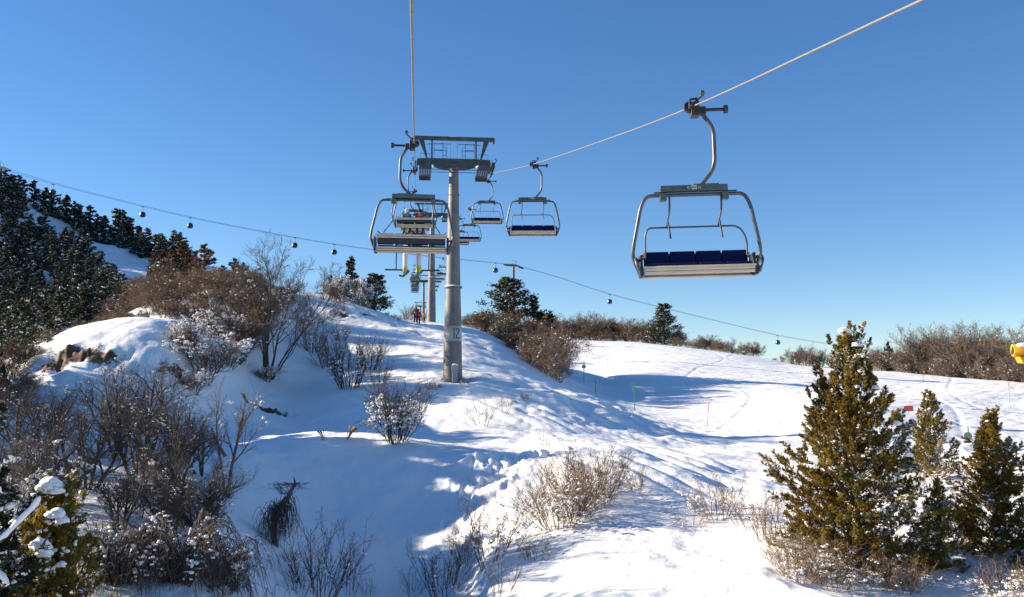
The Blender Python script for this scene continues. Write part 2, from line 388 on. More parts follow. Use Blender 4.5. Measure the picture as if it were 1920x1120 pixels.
def rdir(rng, d, ang):
    """a direction about ang away from d"""
    a = Vector((rng.gauss(0, 1), rng.gauss(0, 1), rng.gauss(0, 1))); a -= d * a.dot(d)
    if a.length < 1e-4: a = Vector((1, 0, 0))
    a.normalize(); return (d * math.cos(ang) + a * math.sin(ang)).normalized()
def grow(rng, p, d, L, r, lv, S, out, tips):
    """S: per level dict n, ang, ratio, wob, up, segs, t0"""
    s = S[lv]; k = s.get('segs', 4); pts = [p.copy()]; rad = [r]; dirs = [d.copy()]
    q = p.copy(); dd = d.copy()
    for i in range(k):
        dd = (dd + Vector((rng.gauss(0, 1), rng.gauss(0, 1), rng.gauss(0, 1))) * s.get('wob', .12) + Vector((0, 0, s.get('up', .05)))).normalized()
        q = q + dd * (L / k); pts.append(q.copy()); dirs.append(dd.copy()); rad.append(r * (1 - (i + 1) / k * (1 - s.get('tip', .35))))
    out.setdefault((k + 1, 5 if r > .035 else 3), []).append(([tuple(x) for x in pts], rad))
    tips.append((pts[-1].copy(), pts[len(pts) // 2].copy(), rad[-1], lv))
    if lv + 1 < len(S):
        n_ = s['n']; t0 = s.get('t0', .25)
        for i in range(n_):
            t = t0 + (1 - t0) * (i + rng.random()) / n_; f = t * k; a = min(int(f), k - 1)
            pp = pts[a].lerp(pts[a + 1], f - a)
            grow(rng, pp, rdir(rng, dirs[a + 1], s.get('ang', .6) * rng.uniform(.7, 1.3)), L * s.get('ratio', .5) * rng.uniform(.65, 1.2) * (1.15 - .45 * t),
                 max(r * s.get('rr', .5) * (1 - .4 * t), S[-1].get('rmin', .004)), lv + 1, S, out, tips)
def blobs(pts, radii, name, m, parent, seed=0, flat=.6, sub=1, extra=None):
    if len(pts) == 0: return None
    V0, F0 = ICO1 if sub == 1 else ICO2
    V0 = np.array(V0); F0 = np.array(F0); g = np.random.default_rng(seed); n_ = len(pts)
    sc = np.stack([g.uniform(.5, 1.7, n_), g.uniform(.5, 1.7, n_), g.uniform(.6, 1.6, n_) * flat], -1) * np.array(radii)[:, None]
    V = V0[None] * sc[:, None] * (1 + g.uniform(-.34, .34, (n_, len(V0), 1))) + np.array(pts)[:, None]
    Fc = (F0[None] + (np.arange(n_) * len(V0))[:, None, None]).reshape(-1, 3)
    V = V.reshape(-1, 3)
    if extra: return mesh_np(name, np.concatenate([V, extra[0]]), [Fc, extra[1] + len(V)], m, True, parent)
    return mesh_np(name, V, [Fc], m, True, parent)
def dust(P_, frac, size, seed, up=.04):
    """flat flakes of snow lying on top of the sprays"""
    g = np.random.default_rng(seed + 5); k = g.random(len(P_)) < frac; c = P_[k] + np.array([0, 0, up]); n_ = len(c); a = g.uniform(0, 6.28, n_)
    A_ = np.stack([np.cos(a), np.sin(a), g.normal(0, .35, n_)], -1); B_ = np.stack([-np.sin(a), np.cos(a), g.normal(0, .35, n_)], -1); s1 = (size * g.uniform(.4, 1.4, n_))[:, None]; s2 = (size * g.uniform(.3, .9, n_))[:, None]
    V = np.stack([c - A_ * s1, c - B_ * s2, c + A_ * s1, c + B_ * s2], 1); return V.reshape(-1, 3), np.arange(n_ * 4).reshape(-1, 4)
def leaves(cen, dirs, L, w, name, m, parent, seed=0, raw=False):
    """elongated diamond leaves or needle sprays"""
    g = np.random.default_rng(seed); n_ = len(cen); cen = np.asarray(cen); dirs = np.asarray(dirs)
    dirs = dirs / (np.linalg.norm(dirs, axis=1, keepdims=True) + 1e-9)
    rv = g.normal(size=(n_, 3)); A_ = np.cross(dirs, rv); A_ /= np.linalg.norm(A_, axis=1, keepdims=True) + 1e-9
    Ls = (L * g.uniform(.6, 1.3, n_))[:, None]; ws = (w * g.uniform(.6, 1.4, n_))[:, None]
    bow = np.cross(A_, dirs) * ws * .5
    V = np.stack([cen - dirs * Ls * .5, cen + A_ * ws * .5 + bow * .5, cen + dirs * Ls * .5, cen - A_ * ws * .5 + bow * .5], 1)
    Fc = np.arange(n_ * 4).reshape(-1, 4)
    if raw: return V.reshape(-1, 3), Fc
    return mesh_np(name, V.reshape(-1, 3), [Fc], m, False, parent)

bark_d = mat('dark bark', (0.055, 0.04, 0.032), .85, scale=12, col2=(0.10, 0.075, 0.058))
bark_l = mat('dark grey brown bark', (0.036, 0.028, 0.023), .85, scale=9, col2=(0.082, 0.062, 0.047))  # dark mottled bark of the left foreground bare trees
bark_t = mat('tan winter twigs', (0.17, 0.105, 0.06), .85, scale=3, col2=(0.24, 0.16, 0.09), objvar=.2)
bark_b = mat('brown winter twigs', (0.105, 0.066, 0.042), .85, scale=1.2, col2=(0.18, 0.115, 0.066), objvar=.3)
bark_g = mat('grey brown winter twigs', (0.12, 0.092, 0.078), .85, scale=1.2, col2=(0.18, 0.135, 0.10), objvar=.25)
bark_p = mat('purple brown winter twigs', (0.075, 0.050, 0.048), .85, scale=2, col2=(0.12, 0.075, 0.06), objvar=.2)
trunk_m = mat('juniper trunk bark', (0.11, 0.07, 0.045), .9, scale=8, col2=(0.20, 0.14, 0.09), bump=.4, bscale=30)
fol_dark = mat('dark conifer needles', (0.022, 0.034, 0.020), .75, scale=.9, col2=(0.050, 0.052, 0.026), spec=.2, objvar=.3)
fol_brown = mat('bronzed conifer needles', (0.085, 0.048, 0.022), .75, scale=.9, col2=(0.12, 0.065, 0.028), spec=.2, objvar=.2)
fol_jun = mat('olive juniper sprays', (0.13, 0.125, 0.028), .7, scale=1.1, col2=(0.33, 0.215, 0.032), spec=.25)
fol_rust = mat('rusty juniper sprays', (0.28, 0.16, 0.026), .7, scale=2.5, col2=(0.16, 0.12, 0.022), spec=.25)
for m_ in (fol_dark, fol_brown, fol_jun, fol_rust):
    nt = m_.node_tree; b_ = nt.nodes['Principled BSDF']; tr_ = nt.nodes.new('ShaderNodeBsdfTranslucent'); mx_ = nt.nodes.new('ShaderNodeMixShader'); mx_.inputs[0].default_value = .38
    src = b_.inputs['Base Color'].links[0].from_socket; nt.links.new(src, tr_.inputs[0]); nt.links.new(b_.outputs[0], mx_.inputs[1]); nt.links.new(tr_.outputs[0], mx_.inputs[2])
    nt.links.new(mx_.outputs[0], nt.nodes['Material Output'].inputs[0])
grass_m = mat('dry straw', (0.42, 0.24, 0.09), .8)

def vn1(x, y): return float(vnoise(np.array([x]), np.array([y]), 88)[0])
def bare_tree(name, seed, H, stems, S, m, snow=0, snow_r=.08, lean=(0, 0), spread=.5, r0=.05, snowlow=False, base_r=.14, fuzz=0, fl=.4, fw=.02):
    """multi stemmed bare tree or shrub as a prototype at the origin"""
    rng = random.Random(seed); root = empty(name); out = {}; tips = []
    for i in range(stems):
        a = 2 * math.pi * (i + rng.random() * .6) / max(stems, 1); sp = spread * rng.uniform(.3, 1.1) if stems > 1 else .05
        d = Vector((math.cos(a) * sp + lean[0], math.sin(a) * sp + lean[1], 1)).normalized()
        br = min(.024 * stems, base_r); grow(rng, Vector((math.cos(a) * br, math.sin(a) * br, -.2)), d, H * rng.uniform(.6, 1.0) * .72, r0 * rng.uniform(.6, 1.1), 0, S, out, tips)
    ex = None
    if fuzz:
        g = np.random.default_rng(seed); ids = g.integers(0, len(tips), fuzz); E0 = np.array([tuple(tips[i][0]) for i in ids]); E1 = np.array([tuple(tips[i][1]) for i in ids])
        D_ = E0 - E1 + g.normal(size=(fuzz, 3)) * .14 + np.array([0, 0, .08]); P_ = E1 + (E0 - E1) * g.random((fuzz, 1)) * 1.1 + D_ / (np.linalg.norm(D_, axis=1, keepdims=True) + 1e-6) * fl * .4
        ex = leaves(P_, D_, fl, fw, '', m, root, seed, True)
    big = {k: v for k, v in out.items() if k[1] == 5}; sm = {k: v for k, v in out.items() if k[1] != 5}
    if big and sm:
        polyset(big, 'trunk', m, root); polyset(sm, 'branches', m, root, ex)
    else: polyset(out, 'branches', m, root, ex)
    if snow:
        cand = [t for t in tips if t[3] >= 1]; cand.sort(key=lambda t: -vn1(t[0].x * 2.2 + seed, t[0].z * 2.2 + t[0].y * 1.7) + rng.random() * .35)
        if snowlow: cand.sort(key=lambda t: t[0].z + rng.uniform(0, .3 * H) - .5 * H * vn1(t[0].x * 3 + seed, t[0].y * 3))
        cand = cand[:snow]
        pts = [tuple((c[0] if rng.random() < .5 else c[1]) + Vector((0, 0, snow_r * .3))) for c in cand]
        if snow_r < .06:
            pts = [(x + rng.gauss(0, snow_r * .9), y + rng.gauss(0, snow_r * .9), z + rng.gauss(0, snow_r * .45)) for x, y, z in pts for _ in range(4)]
            blobs(pts, [snow_r * rng.uniform(.2, .85) for _ in pts], 'snow_clumps', snowclump, root, seed, .85)
        else: blobs(pts, [snow_r * rng.uniform(.4, 1.5) for _ in pts], 'snow_clumps', snowclump, root, seed)
    return root
def conifer(name, seed, H, Rw, nb, nt, ll, lw, m, snow=0, snow_r=.15, power=.8, base=.06, tm=None, lumps=.25, up=.25, topr=.0, df=.10):
    """conifer or juniper: trunk, boughs, crown of needle sprays, snow on top of the boughs"""
    g = np.random.default_rng(seed); rng = random.Random(seed); root = empty(name)
    mb = MB(); mb.tube([(0, 0, -.4), (.02 * H * rng.uniform(-1, 1), .01 * H, H * .45), (0, 0, H * .97)], [.022 * H + .03, .014 * H + .02, .01], 7)
    out = {}; C_ = []; Dn = []; SNp = []
    for i in range(nb):
        h = base + (1 - base) * ((i + rng.random()) / nb) ** 1.15; az = rng.uniform(0, 2 * math.pi)
        lump = 1 + lumps * math.sin(az * 2 + seed + h * 5) + lumps * .7 * math.sin(az * 3 - h * 9 + seed * 2) + rng.uniform(-lumps, lumps) * .6
        R = (Rw * (1 - h) ** power + topr * Rw) * max(lump, .3); z0 = h * H
        tip = Vector((math.cos(az) * R, math.sin(az) * R, z0 + up * R - .12 * R * (1 - h)))
        st = Vector((0, 0, z0 - .15 * R)); mid = st.lerp(tip, .5) + Vector((0, 0, -.06 * R))
        out.setdefault((3, 3), []).append(([tuple(st), tuple(mid), tuple(tip)], [.012 + .006 * R, .01, .004]))
        t = g.random(nt) ** .55; P_ = np.array(st)[None] * (1 - t)[:, None] + np.array(tip)[None] * t[:, None]
        dv = np.array((tip - st).normalized())
        P_ = P_ + g.normal(size=(nt, 3)) * (.085 * R + .05) * np.array([1, 1, .55]); P_[:, 2] += .02 * R
        dd = dv[None] * .8 + g.normal(size=(nt, 3)) * .55 + np.array([0, 0, .25]); C_.append(P_); Dn.append(dd)
        if snow and rng.random() < snow:
            for _ in range(rng.choice((1, 2, 3))):
                tt = rng.uniform(.45, 1.0); p = st.lerp(tip, tt); SNp.append((p.x + rng.uniform(-.06, .06) * R, p.y + rng.uniform(-.06, .06) * R, p.z + .04 + .05 * R * (1 - h)))
    if out: polyset(out, 'limbs', tm or bark_d, root)
    mb.build('trunk', tm or bark_d, root, True)
    leaves(np.concatenate(C_), np.concatenate(Dn), ll, lw, 'crown', m, root, seed)
    if SNp: blobs(SNp, [snow_r * rng.uniform(.35, 1.4) for _ in SNp], 'snow_clumps', snowclump, root, seed, .55, 1, dust(np.concatenate(C_), df, ll * .36, seed, .06))
    return root

_used = {}
def put(proto, p, sc=1.0, rz=0.0, label=None, cat=None, group=None, sz=None, tilt=(0, 0)):
    """first call moves the prototype itself, later ones copy the thing with its parts"""
    if proto.name in _used: o = copy_tree(proto)
    else: _used[proto.name] = 1; o = proto
    o.location = p; o.rotation_euler = (tilt[0], tilt[1], rz); s = sc; o.scale = (s, s, sz if sz else s)
    for k in ('label', 'category', 'group', 'kind'):
        if k in o: del o[k]
    return tag(o, label, cat, group)
def put_px(proto, H0, px, pyb, hpx, rz, label, cat, group=None, Y=None, wide=1.0, sink=.05):
    p = on(px, Y) if Y else hit(px, pyb)
    s = hpx * p.y / F / height(proto) * .8; p.z -= sink
    return put(proto, p, s * wide, rz, label, cat, group, sz=s)
_hc = {}
def height(proto):
    if proto.name not in _hc: _hc[proto.name] = max(max(v[2] for v in c.bound_box) for c in proto.children)
    return _hc[proto.name]
def put_top(proto, px, Y, row, rz, label, cat, group=None, wide=1.0, sink=.1):
    """stands on the slope in column px at distance Y, as tall as its top shows in the photograph"""
    p = on(px, Y); s = max((720 - row) / F * Y - p.z + sink, .3) / height(proto); p.z -= sink
    return put(proto, p, s * wide, rz, label, cat, group, sz=s)
R_ = random.Random(7)

# ---- branching habits
TREE = [dict(n=7, ang=.65, ratio=.62, wob=.07, up=.03, segs=6, t0=.3, tip=.35, rr=.55), dict(n=6, ang=.6, ratio=.55, wob=.12, up=.06, segs=5, t0=.2, rr=.5),
        dict(n=5, ang=.6, ratio=.52, wob=.16, up=.06, segs=4, t0=.15, rr=.55), dict(n=0, wob=.2, up=.05, segs=3, tip=.4, rmin=.0045)]
BUSH = [dict(n=7, ang=.5, ratio=.55, wob=.1, up=.05, segs=4, t0=.2, rr=.55), dict(n=5, ang=.6, ratio=.55, wob=.16, up=.06, segs=3, t0=.2, rr=.6), dict(n=4, ang=.6, ratio=.6, wob=.2, up=.05, segs=3, rr=.7), dict(n=0, segs=2, wob=.2, rmin=.010)]
TWIG = [dict(n=5, ang=.38, ratio=.5, wob=.06, up=.06, segs=5, t0=.2, rr=.55), dict(n=3, ang=.45, ratio=.5, wob=.12, up=.06, segs=3, t0=.2, rr=.6), dict(n=0, segs=3, wob=.15, rmin=.0035)]
def lv(S, **k):
    S = [dict(s) for s in S]; S[-1].update({a: b for a, b in k.items() if a == 'rmin'})
    if 'n0' in k: S[0]['n'] = k['n0']
    if 'n1' in k: S[1]['n'] = k['n1']
    return S

# ---- the wooded mountainside
con = [conifer('conifer', 100 + i, 8.0, 2.2 + .3 * i, 46, 60, .62, .22, fol_dark, .95, .19, .62, tm=bark_d, lumps=.3, topr=.05, df=.2) for i in range(4)]
conb = [conifer('conifer', 120 + i, 7.0, 2.2, 46, 60, .5, .18, fol_brown, .12, .16, .6, tm=bark_d, lumps=.3, topr=.06) for i in range(2)]
bushd = [bare_tree('shrub', 140 + i, 5.0, 9, lv(BUSH, rmin=.014), bark_b, 50 + 60 * (i == 0), .065, spread=.65, r0=.05, fuzz=3000, fl=.42, fw=.022) for i in range(3)]
bushg = [bare_tree('shrub', 150 + i, 5.0, 8, lv(BUSH, rmin=.013), bark_g, 20 + 90 * i, .08, spread=.6, r0=.05, fuzz=2600, fl=.42, fw=.022) for i in range(2)]
GH = 'snowy conifers on the shaded mountainside'; LH = 'dark snow dusted conifer on the shaded mountainside at the left'
SKY_L = [(-30,300,1),(-8,312,1),(12,322,1),(28,330,1),(50,332,1),(72,346,1),(85,350,1),(112,360,1),(128,372,1),(140,380,1),(158,380,1),(172,396,1),(186,400,1),(208,386,1),(222,390,1),(236,404,1),(252,420,1),(268,424,1),(284,436,1),(300,440,1),(318,428,1),(330,432,1),(345,455,1),(362,468,1)]
def hillY(px):
    return np.interp(px, [-100, 0, 100, 200, 300, 400, 500, 600], [240, 233, 220, 208, 198, 184, 170, 158])
for i, (px, py, s) in enumerate(SKY_L):
    Y = float(hillY(px)) - 3
    put_top(R_.choice(con), px, Y, py, R_.uniform(0, 6), 'dark round topped conifer on the mountain skyline below the gondola rope', 'tree', 'conifers along the mountain skyline', wide=1.15, sink=.4)
rows = []
for k in range(1600):
    Y = R_.uniform(100, 236); px = R_.uniform(-150, 400)
    t = (Y - 100) / 135.0
    sky_px = np.interp(Y, [100, 150, 200, 236], [330, 330, 290, 40])
    if px > sky_px: continue
    p = on(px, Y); d = p; py = 560 - F * ((d.z * CP - d.y * SP) / (d.y * CP + d.z * SP))
    # open snow strips
    strip1 = -12 < py - (366 + (px - 40) * .33) < 60 * 200 / Y and 30 < px < 185
    strip2 = -12 < py - (446 + (px - 165) * .62) < 62 * 160 / Y and 158 < px < 290
    if strip1 or strip2 or (py < 395 + .0 * px and px > 60 and R_.random() < .3): continue
    if any((p.x - q[0]) ** 2 + (p.y - q[1]) ** 2 < 9 for q in rows): continue
    rows.append((p.x, p.y))
    pr = R_.choice(con) if (px < 240 or R_.random() < .6) else R_.choice(conb)
    put(pr, p - Vector((0, 0, .4)), R_.uniform(.42, .78), R_.uniform(0, 6), LH if pr in con else 'bronze brown conifer among dark ones on the mountainside', 'tree', GH if pr in con else 'bronzed conifers on the mountainside')
    if len(rows) >= 275: break
# bushy spruces close below the mountain, at the left edge
for px, Y, s in ((-30, 80, .85), (15, 76, .75), (45, 84, .8), (75, 92, .8), (110, 96, .8), (150, 100, .75), (190, 100, .7), (0, 66, .5), (30, 64, .42), (-60, 70, .8)):
    put(R_.choice(con), on(px, Y) - Vector((0, 0, .3)), s * .82, R_.uniform(0, 6), 'bushy conifer with heavy snow clumps at the left edge behind the knoll', 'tree', 'snow laden conifers behind the knoll')
# brown scrub between the mountain and the ridge
BR = [(15,45,640),(45,46,625),(70,47,640),(-10,43,660),(30,42,690),(5,40,705),(85,49,618),(60,43,700),(190,58,590),(150,56,600),(70,52,650),(40,50,670),(105,56,615),(225,58,575),(275,56,600),(325,55,600)]
for Yr, rows_ in ((100, [(250,520),(285,505),(320,490),(350,480),(385,484),(420,498),(455,500),(490,510),(520,530),(548,550)]),
                  (86, [(215,555),(245,535),(275,520),(305,510),(335,500),(365,505),(395,500),(425,505),(455,500),(485,520),(510,545),(535,552)]),
                  (74, [(195,580),(222,560),(250,550),(280,535),(310,530),(340,520),(370,530),(400,520),(430,525),(460,530),(490,545)]),
                  (64, [(210,590),(240,580),(268,570),(298,565),(328,560),(358,560),(390,565),(420,560),(448,570)])):
    BR += [(px + R_.uniform(-7, 7), Yr + R_.uniform(-4, 4), row + R_.uniform(-12, 12)) for px, row in rows_]
for i, (px, Y, row) in enumerate(BR):
    put_top(bushd[i % 3], px, Y, row, R_.uniform(0, 6), 'dense brown leafless shrub flecked with snow behind the white knoll', 'shrub', 'brown shrubs between knoll and mountain', wide=1.35)
for px, Y, s in ((300, 122, 470), (335, 128, 448), (378, 118, 453), (436, 112, 482), (452, 116, 490), (415, 124, 496), (350, 130, 466)):
    put_top(R_.choice(conb), px, Y, s, R_.uniform(0, 6), 'bronze brown conifer rising behind the brown shrubs left of the big bare tree', 'tree', 'bronzed conifers behind the shrubs')
# snow covered shrubs round the foot of the big bare tree
snowy = [bare_tree('snowy_shrub', 160 + i, 3.0, 10, lv(BUSH, rmin=.010), bark_b, 420, .055, spread=.75, r0=.035, fuzz=1200, fl=.2, fw=.014) for i in range(2)]
SN = [(350,660,90,'snow crusted shrub right of the knoll top'),(385,715,120,'large snow crusted shrub below the knoll edge'),(430,690,80,'snow crusted shrub left of the big bare tree'),(405,640,80,'snow crusted shrub high behind the big bare tree'),
      (500,716,45,'low snow crusted shrub at the foot of the big bare tree'),(365,740,60,'snow crusted shrub under the earth scar'),(455,650,80,'snow crusted shrub among brown twigs by the big bare tree')]
for i, (px, py, h, lab) in enumerate(SN):
    put_px(snowy[i % 2], 3.0, px, py, h, i * 1.3, lab, 'shrub', 'snow crusted shrubs round the big bare tree', wide=1.25)

# ---- the big bare tree and the bare trees of the left foreground
big = bare_tree('bare_tree', 203, 10.0, 6, [dict(n=7, ang=.5, ratio=.58, wob=.06, up=.02, segs=7, t0=.25, tip=.35, rr=.55)] + TREE[1:], bark_d, 170, .05, lean=(.10, 0), spread=.55, r0=.085, base_r=.3, fuzz=9000, fl=.5, fw=.014)
put_top(big, 505, 62.5, 432, .4, 'big bare multi stemmed tree with fanning crown on the ridge flank', 'tree', wide=1.0)
bt = [bare_tree('bare_tree', 210 + i, 5.5, (4, 3, 5)[i], TREE, bark_l, (90, 50, 120)[i], .026, spread=.75, r0=.105, fuzz=2600, fl=.34, fw=.008) for i in range(3)]
for px, Y, h, k, rz, lab in ((180,24,735,1,.2,'tangled bare tree in the middle of the left foreground group'),(300,24,730,2,5.0,'tangled bare tree between the knoll foot and the low thicket'),(240,20,815,0,5.1,'low tangled tree behind the snow capped juniper'),(400,22,800,1,2.2,'low tangled tree in front of the forked one'),(90,21,800,2,4.0,'tangled bare tree over the left edge juniper'),(30,22,760,1,2.0,'bare tree at the left edge over the dark juniper'),(385,30,770,1,3.0,'slim bare tree just left of the forked one'),(235,32,700,1,1.2,'slender bare tree rising against the knoll snow'),(150,27,672,0,.3,'bare spreading tree in the left foreground before the knoll'),(268,29,655,2,1.9,'bare tree right of the first one, below the knoll'),
    (60,25,700,2,3.3,'bare tree at the far left above the snow capped juniper'),(345,28,700,0,4.4,'bare low tree with crossing limbs left of the tall forked one'),
    (330,20.5,830,0,2.2,'low bare tree over the drooping snowy thicket'),(100,31,690,1,.9,'slim bare tree far left under the knoll slope'),(405,24,880,2,1.1,'low bare thicket at the foot of the tall forked tree')):
    put_top(bt[k], px, Y, h, rz, lab, 'tree', 'bare trees of the left foreground', wide=1.1)
fork = bare_tree('bare_tree', 231, 4.6, 2, [dict(n=8, ang=.42, ratio=.5, wob=.05, up=.03, segs=7, t0=.4, tip=.35, rr=.5)] + TREE[1:], trunk_m, 26, .05, spread=.16, r0=.085)
mb = MB(); mb.tube([(-.05, 0, 1.5), (-.35, -.05, 2.0), (-.55, -.08, 2.5)], [.06, .055, .03], 7); mb.build('broken_limb', trunk_m, fork, True)
put_top(fork, 432, 28.5, 700, 0, 'tall forked bare tree with a clear trunk and a broken pale limb', 'tree')
# old stump with hanging twigs
def snag():
    root = empty('broken_tree'); rng = random.Random(5)
    mb = MB(); mb.tube([(0, 0, -.2), (-.1, 0, .6), (.0, 0, 1.1), (.35, 0, 1.5), (.55, .05, 1.95), (.5, 0, 2.15)], [.10, .10, .11, .07, .045, .015], 8); mb.build('trunk', trunk_m, root, True)
    out = {}
    for i in range(230):
        t = rng.random(); s = Vector((-.35 + .75 * t + rng.uniform(-.2, .2), rng.uniform(-.3, .3), 1.0 + .45 * t + rng.uniform(-.2, .25)))
        pts = [s]; d = Vector((rng.uniform(-.7, .7), rng.uniform(-.7, .7), rng.uniform(-.1, .6)))
        for k in range(5):
            d = (d * .62 + Vector((rng.gauss(0, .12), rng.gauss(0, .12), -.42))); pts.append(pts[-1] + d * rng.uniform(.22, .36))
        pts = [Vector((q.x, q.y, max(q.z, .02))) for q in pts]
        out.setdefault((6, 3), []).append(([tuple(q) for q in pts], [.009, .008, .007, .006, .005, .003]))
    for i in range(24):
        s = Vector((.3 + rng.uniform(-.2, .2), 0, 1.6)); out.setdefault((4, 3), []).append(([tuple(s), tuple(s + Vector((rng.uniform(-.4, .5), 0, .3))), tuple(s + Vector((rng.uniform(-.7, .8), rng.uniform(-.3, .3), .35))), tuple(s + Vector((rng.uniform(-.9, 1), rng.uniform(-.3, .3), .15)))], [.008, .006, .005, .003]))
    polyset(out, 'hanging_twigs', bark_d, root); return root
put(snag(), on(527, 27), .95, 0, 'broken tree stump draped with hanging dark twigs on the shaded snow', 'tree')
def droop(seed, W_, H_, nst):
    root = empty('drooping_shrub'); rng = random.Random(seed); out = {}; SNp = []
    for i in range(nst):
        a = rng.uniform(0, 6.28); L = rng.uniform(.5, 1); p0 = Vector((rng.uniform(-.2, .2), rng.uniform(-.2, .2), 0))
        pts = []
        for k in range(7):
            t = k / 6; pts.append(p0 + Vector((math.cos(a) * W_ * L * t, math.sin(a) * W_ * L * t, H_ * L * (4 * t * (1 - t) * .8 + .25 * t) + .02)) + Vector((rng.gauss(0, .03),) * 3))
        out.setdefault((7, 3), []).append(([tuple(q) for q in pts], [.022, .016, .012, .01, .008, .006, .004]))
        for k in range(9):
            j = rng.randint(2, 6); s = pts[j]; e = [s]
            d = Vector((rng.gauss(0, .5), rng.gauss(0, .5), .1))
            for _ in range(3): d = d * .7 + Vector((0, 0, -.35)); e.append(e[-1] + d * .22)
            out.setdefault((4, 3), []).append(([tuple(q) for q in e], [.007, .006, .005, .003]))
        if i % 5 == 0:
            for k in range(14):
                t = k / 13 * 5; j = int(t); q = pts[j].lerp(pts[j + 1], t - j); SNp.append((q.x, q.y, q.z + .025))
    polyset(out, 'branches', bark_d, root); blobs(SNp, [rng.uniform(.02, .055) for _ in SNp], 'snow_clumps', snowclump, root, seed, .7); return root
dr = droop(3, 1.5, 1.9, 90)
put(dr, on(350, 17.5) + Vector((0, 0, -.5)), 1.0, 0, 'dark drooping thicket with snow lined arcs at the bottom left', 'shrub', 'drooping thickets')
put(dr, on(425, 19.5) + Vector((0, 0, -.7)), .9, 2, 'smaller drooping thicket right beside the dark one at the bottom', 'shrub', 'drooping thickets')
put(dr, on(240, 17.2) + Vector((0, 0, -.6)), .9, 4, 'drooping thicket between the small snow capped juniper and the dark one', 'shrub', 'drooping thickets')
lows = [bare_tree('snowy_shrub', 240 + i, 1.6, 9, lv(BUSH, rmin=.006), bark_d, 130, .034, spread=.9, r0=.02, fuzz=1500, fl=.2, fw=.007) for i in range(2)]
for i, (px, Y, h, lab) in enumerate(((265, 22, 1.7, 'low snow flecked thicket below the second bare tree'), (300, 18, 1.3, 'low snow flecked thicket at the bottom edge left of centre'), (175, 17, 1.5, 'low snow flecked thicket right of the small juniper'), (380, 22.5, 1.5, 'low snow flecked thicket under the forked tree'),
                                     (40, 19, 1.8, 'low snow flecked thicket by the left edge behind the snowy dead branch'), (335, 23.5, 1.4, 'low snow flecked thicket between two bare trunks'), (440, 18.3, 1.2, 'low snow flecked thicket at the bottom, left of the dark upright twigs'), (120, 22, 1.9, 'low snow flecked thicket beneath the first bare tree'))):
    put(lows[i % 2], on(px, Y), h / 1.6, i * 2.1, lab, 'shrub', 'low snow flecked thickets', sz=h / 1.6)

# ---- twiggy shrubs on the open snow
tw = [bare_tree('twig_shrub', 300 + i, 2.0, (22, 16, 9)[i], lv(TWIG, rmin=.0045), bark_p, (90, 30, 0)[i], .026, spread=.55, r0=.013, snowlow=True, fuzz=(700, 400, 120)[i], fl=.16, fw=.006) for i in range(3)]
twd = bare_tree('twig_shrub', 310, 2.6, 34, lv(TWIG, rmin=.007), bark_d, 300, .045, spread=.5, r0=.018, snowlow=True, fuzz=2200, fl=.28, fw=.009)
TW = [(655,728,118,0,1.2,'purple brown twig shrub with a snowy base right of the big bare tree'),(618,692,85,0,1.2,'dark twig shrub just below the ridge snow at left'),(692,695,85,0,1.2,'dark twig shrub on the ridge flank between two others'),
      (712,722,60,1,1.1,'thin twig shrub above the large dark one'),(640,640,40,0,1.6,'twig shrub under the bare earth of the ridge'),(585,660,80,0,1.2,'twig shrub hugging the big bare tree on its right'),
      (905,798,58,2,1.2,'thin twigs standing on the shaded slope below the pylon'),(945,775,40,2,1.1,'small thin twigs right of those below the pylon'),(985,752,22,1,1.1,'tiny twig tuft on the sunlit shoulder'),(1022,835,36,2,1,'bent twigs in the shaded hollow'),
      (870,722,22,1,2.2,'tiny dry twigs at the foot of the pylon'),(812,730,20,1,2.4,'tiny dry twigs left of the pylon foot')]
for i, (px, py, h, k, wd, lab) in enumerate(TW): put_px(tw[k], 2.0, px, py, h * 1.25, i * 1.7, lab, 'shrub', 'twig shrubs on the ridge slope', wide=wd)
put_px(twd, 2.6, 742, 829, 165, .5, 'large dense dark twig shrub standing in the shaded hollow', 'shrub', wide=1.15)
DT = [(600,1119,155,1,'dark upright twigs at the bottom edge left of the gully'),(650,1112,95,2,'thin dark upright twigs right of the denser bottom ones'),(830,1119,120,1,'dark upright twigs at the bottom of the gully'),(775,1119,60,2,'sparse dark twigs left of those in the gully'),
      (690,1119,40,2,'tiny sparse twigs at the bottom edge between two shrubs'),(940,1118,90,2,'thin twigs standing on sunlit snow at the bottom'),(560,1116,70,2,'short dark twigs at the bottom edge, leftmost of the dark uprights')]
for i, (px, py, h, k, lab) in enumerate(DT): put_px(tw[k], 2.0, px, py, h * 1.3, i * 2.3, lab, 'shrub', 'dark upright twigs along the bottom edge', wide=1.05)
tan = [bare_tree('dry_shrub', 320 + i, 1.8, (26, 14, 7)[i], lv(TWIG, rmin=.0042), bark_t, (120, 70, 15)[i], .026, spread=.8, r0=.012, snowlow=True, fuzz=(1500, 700, 150)[i], fl=.14, fw=.006) for i in range(3)]
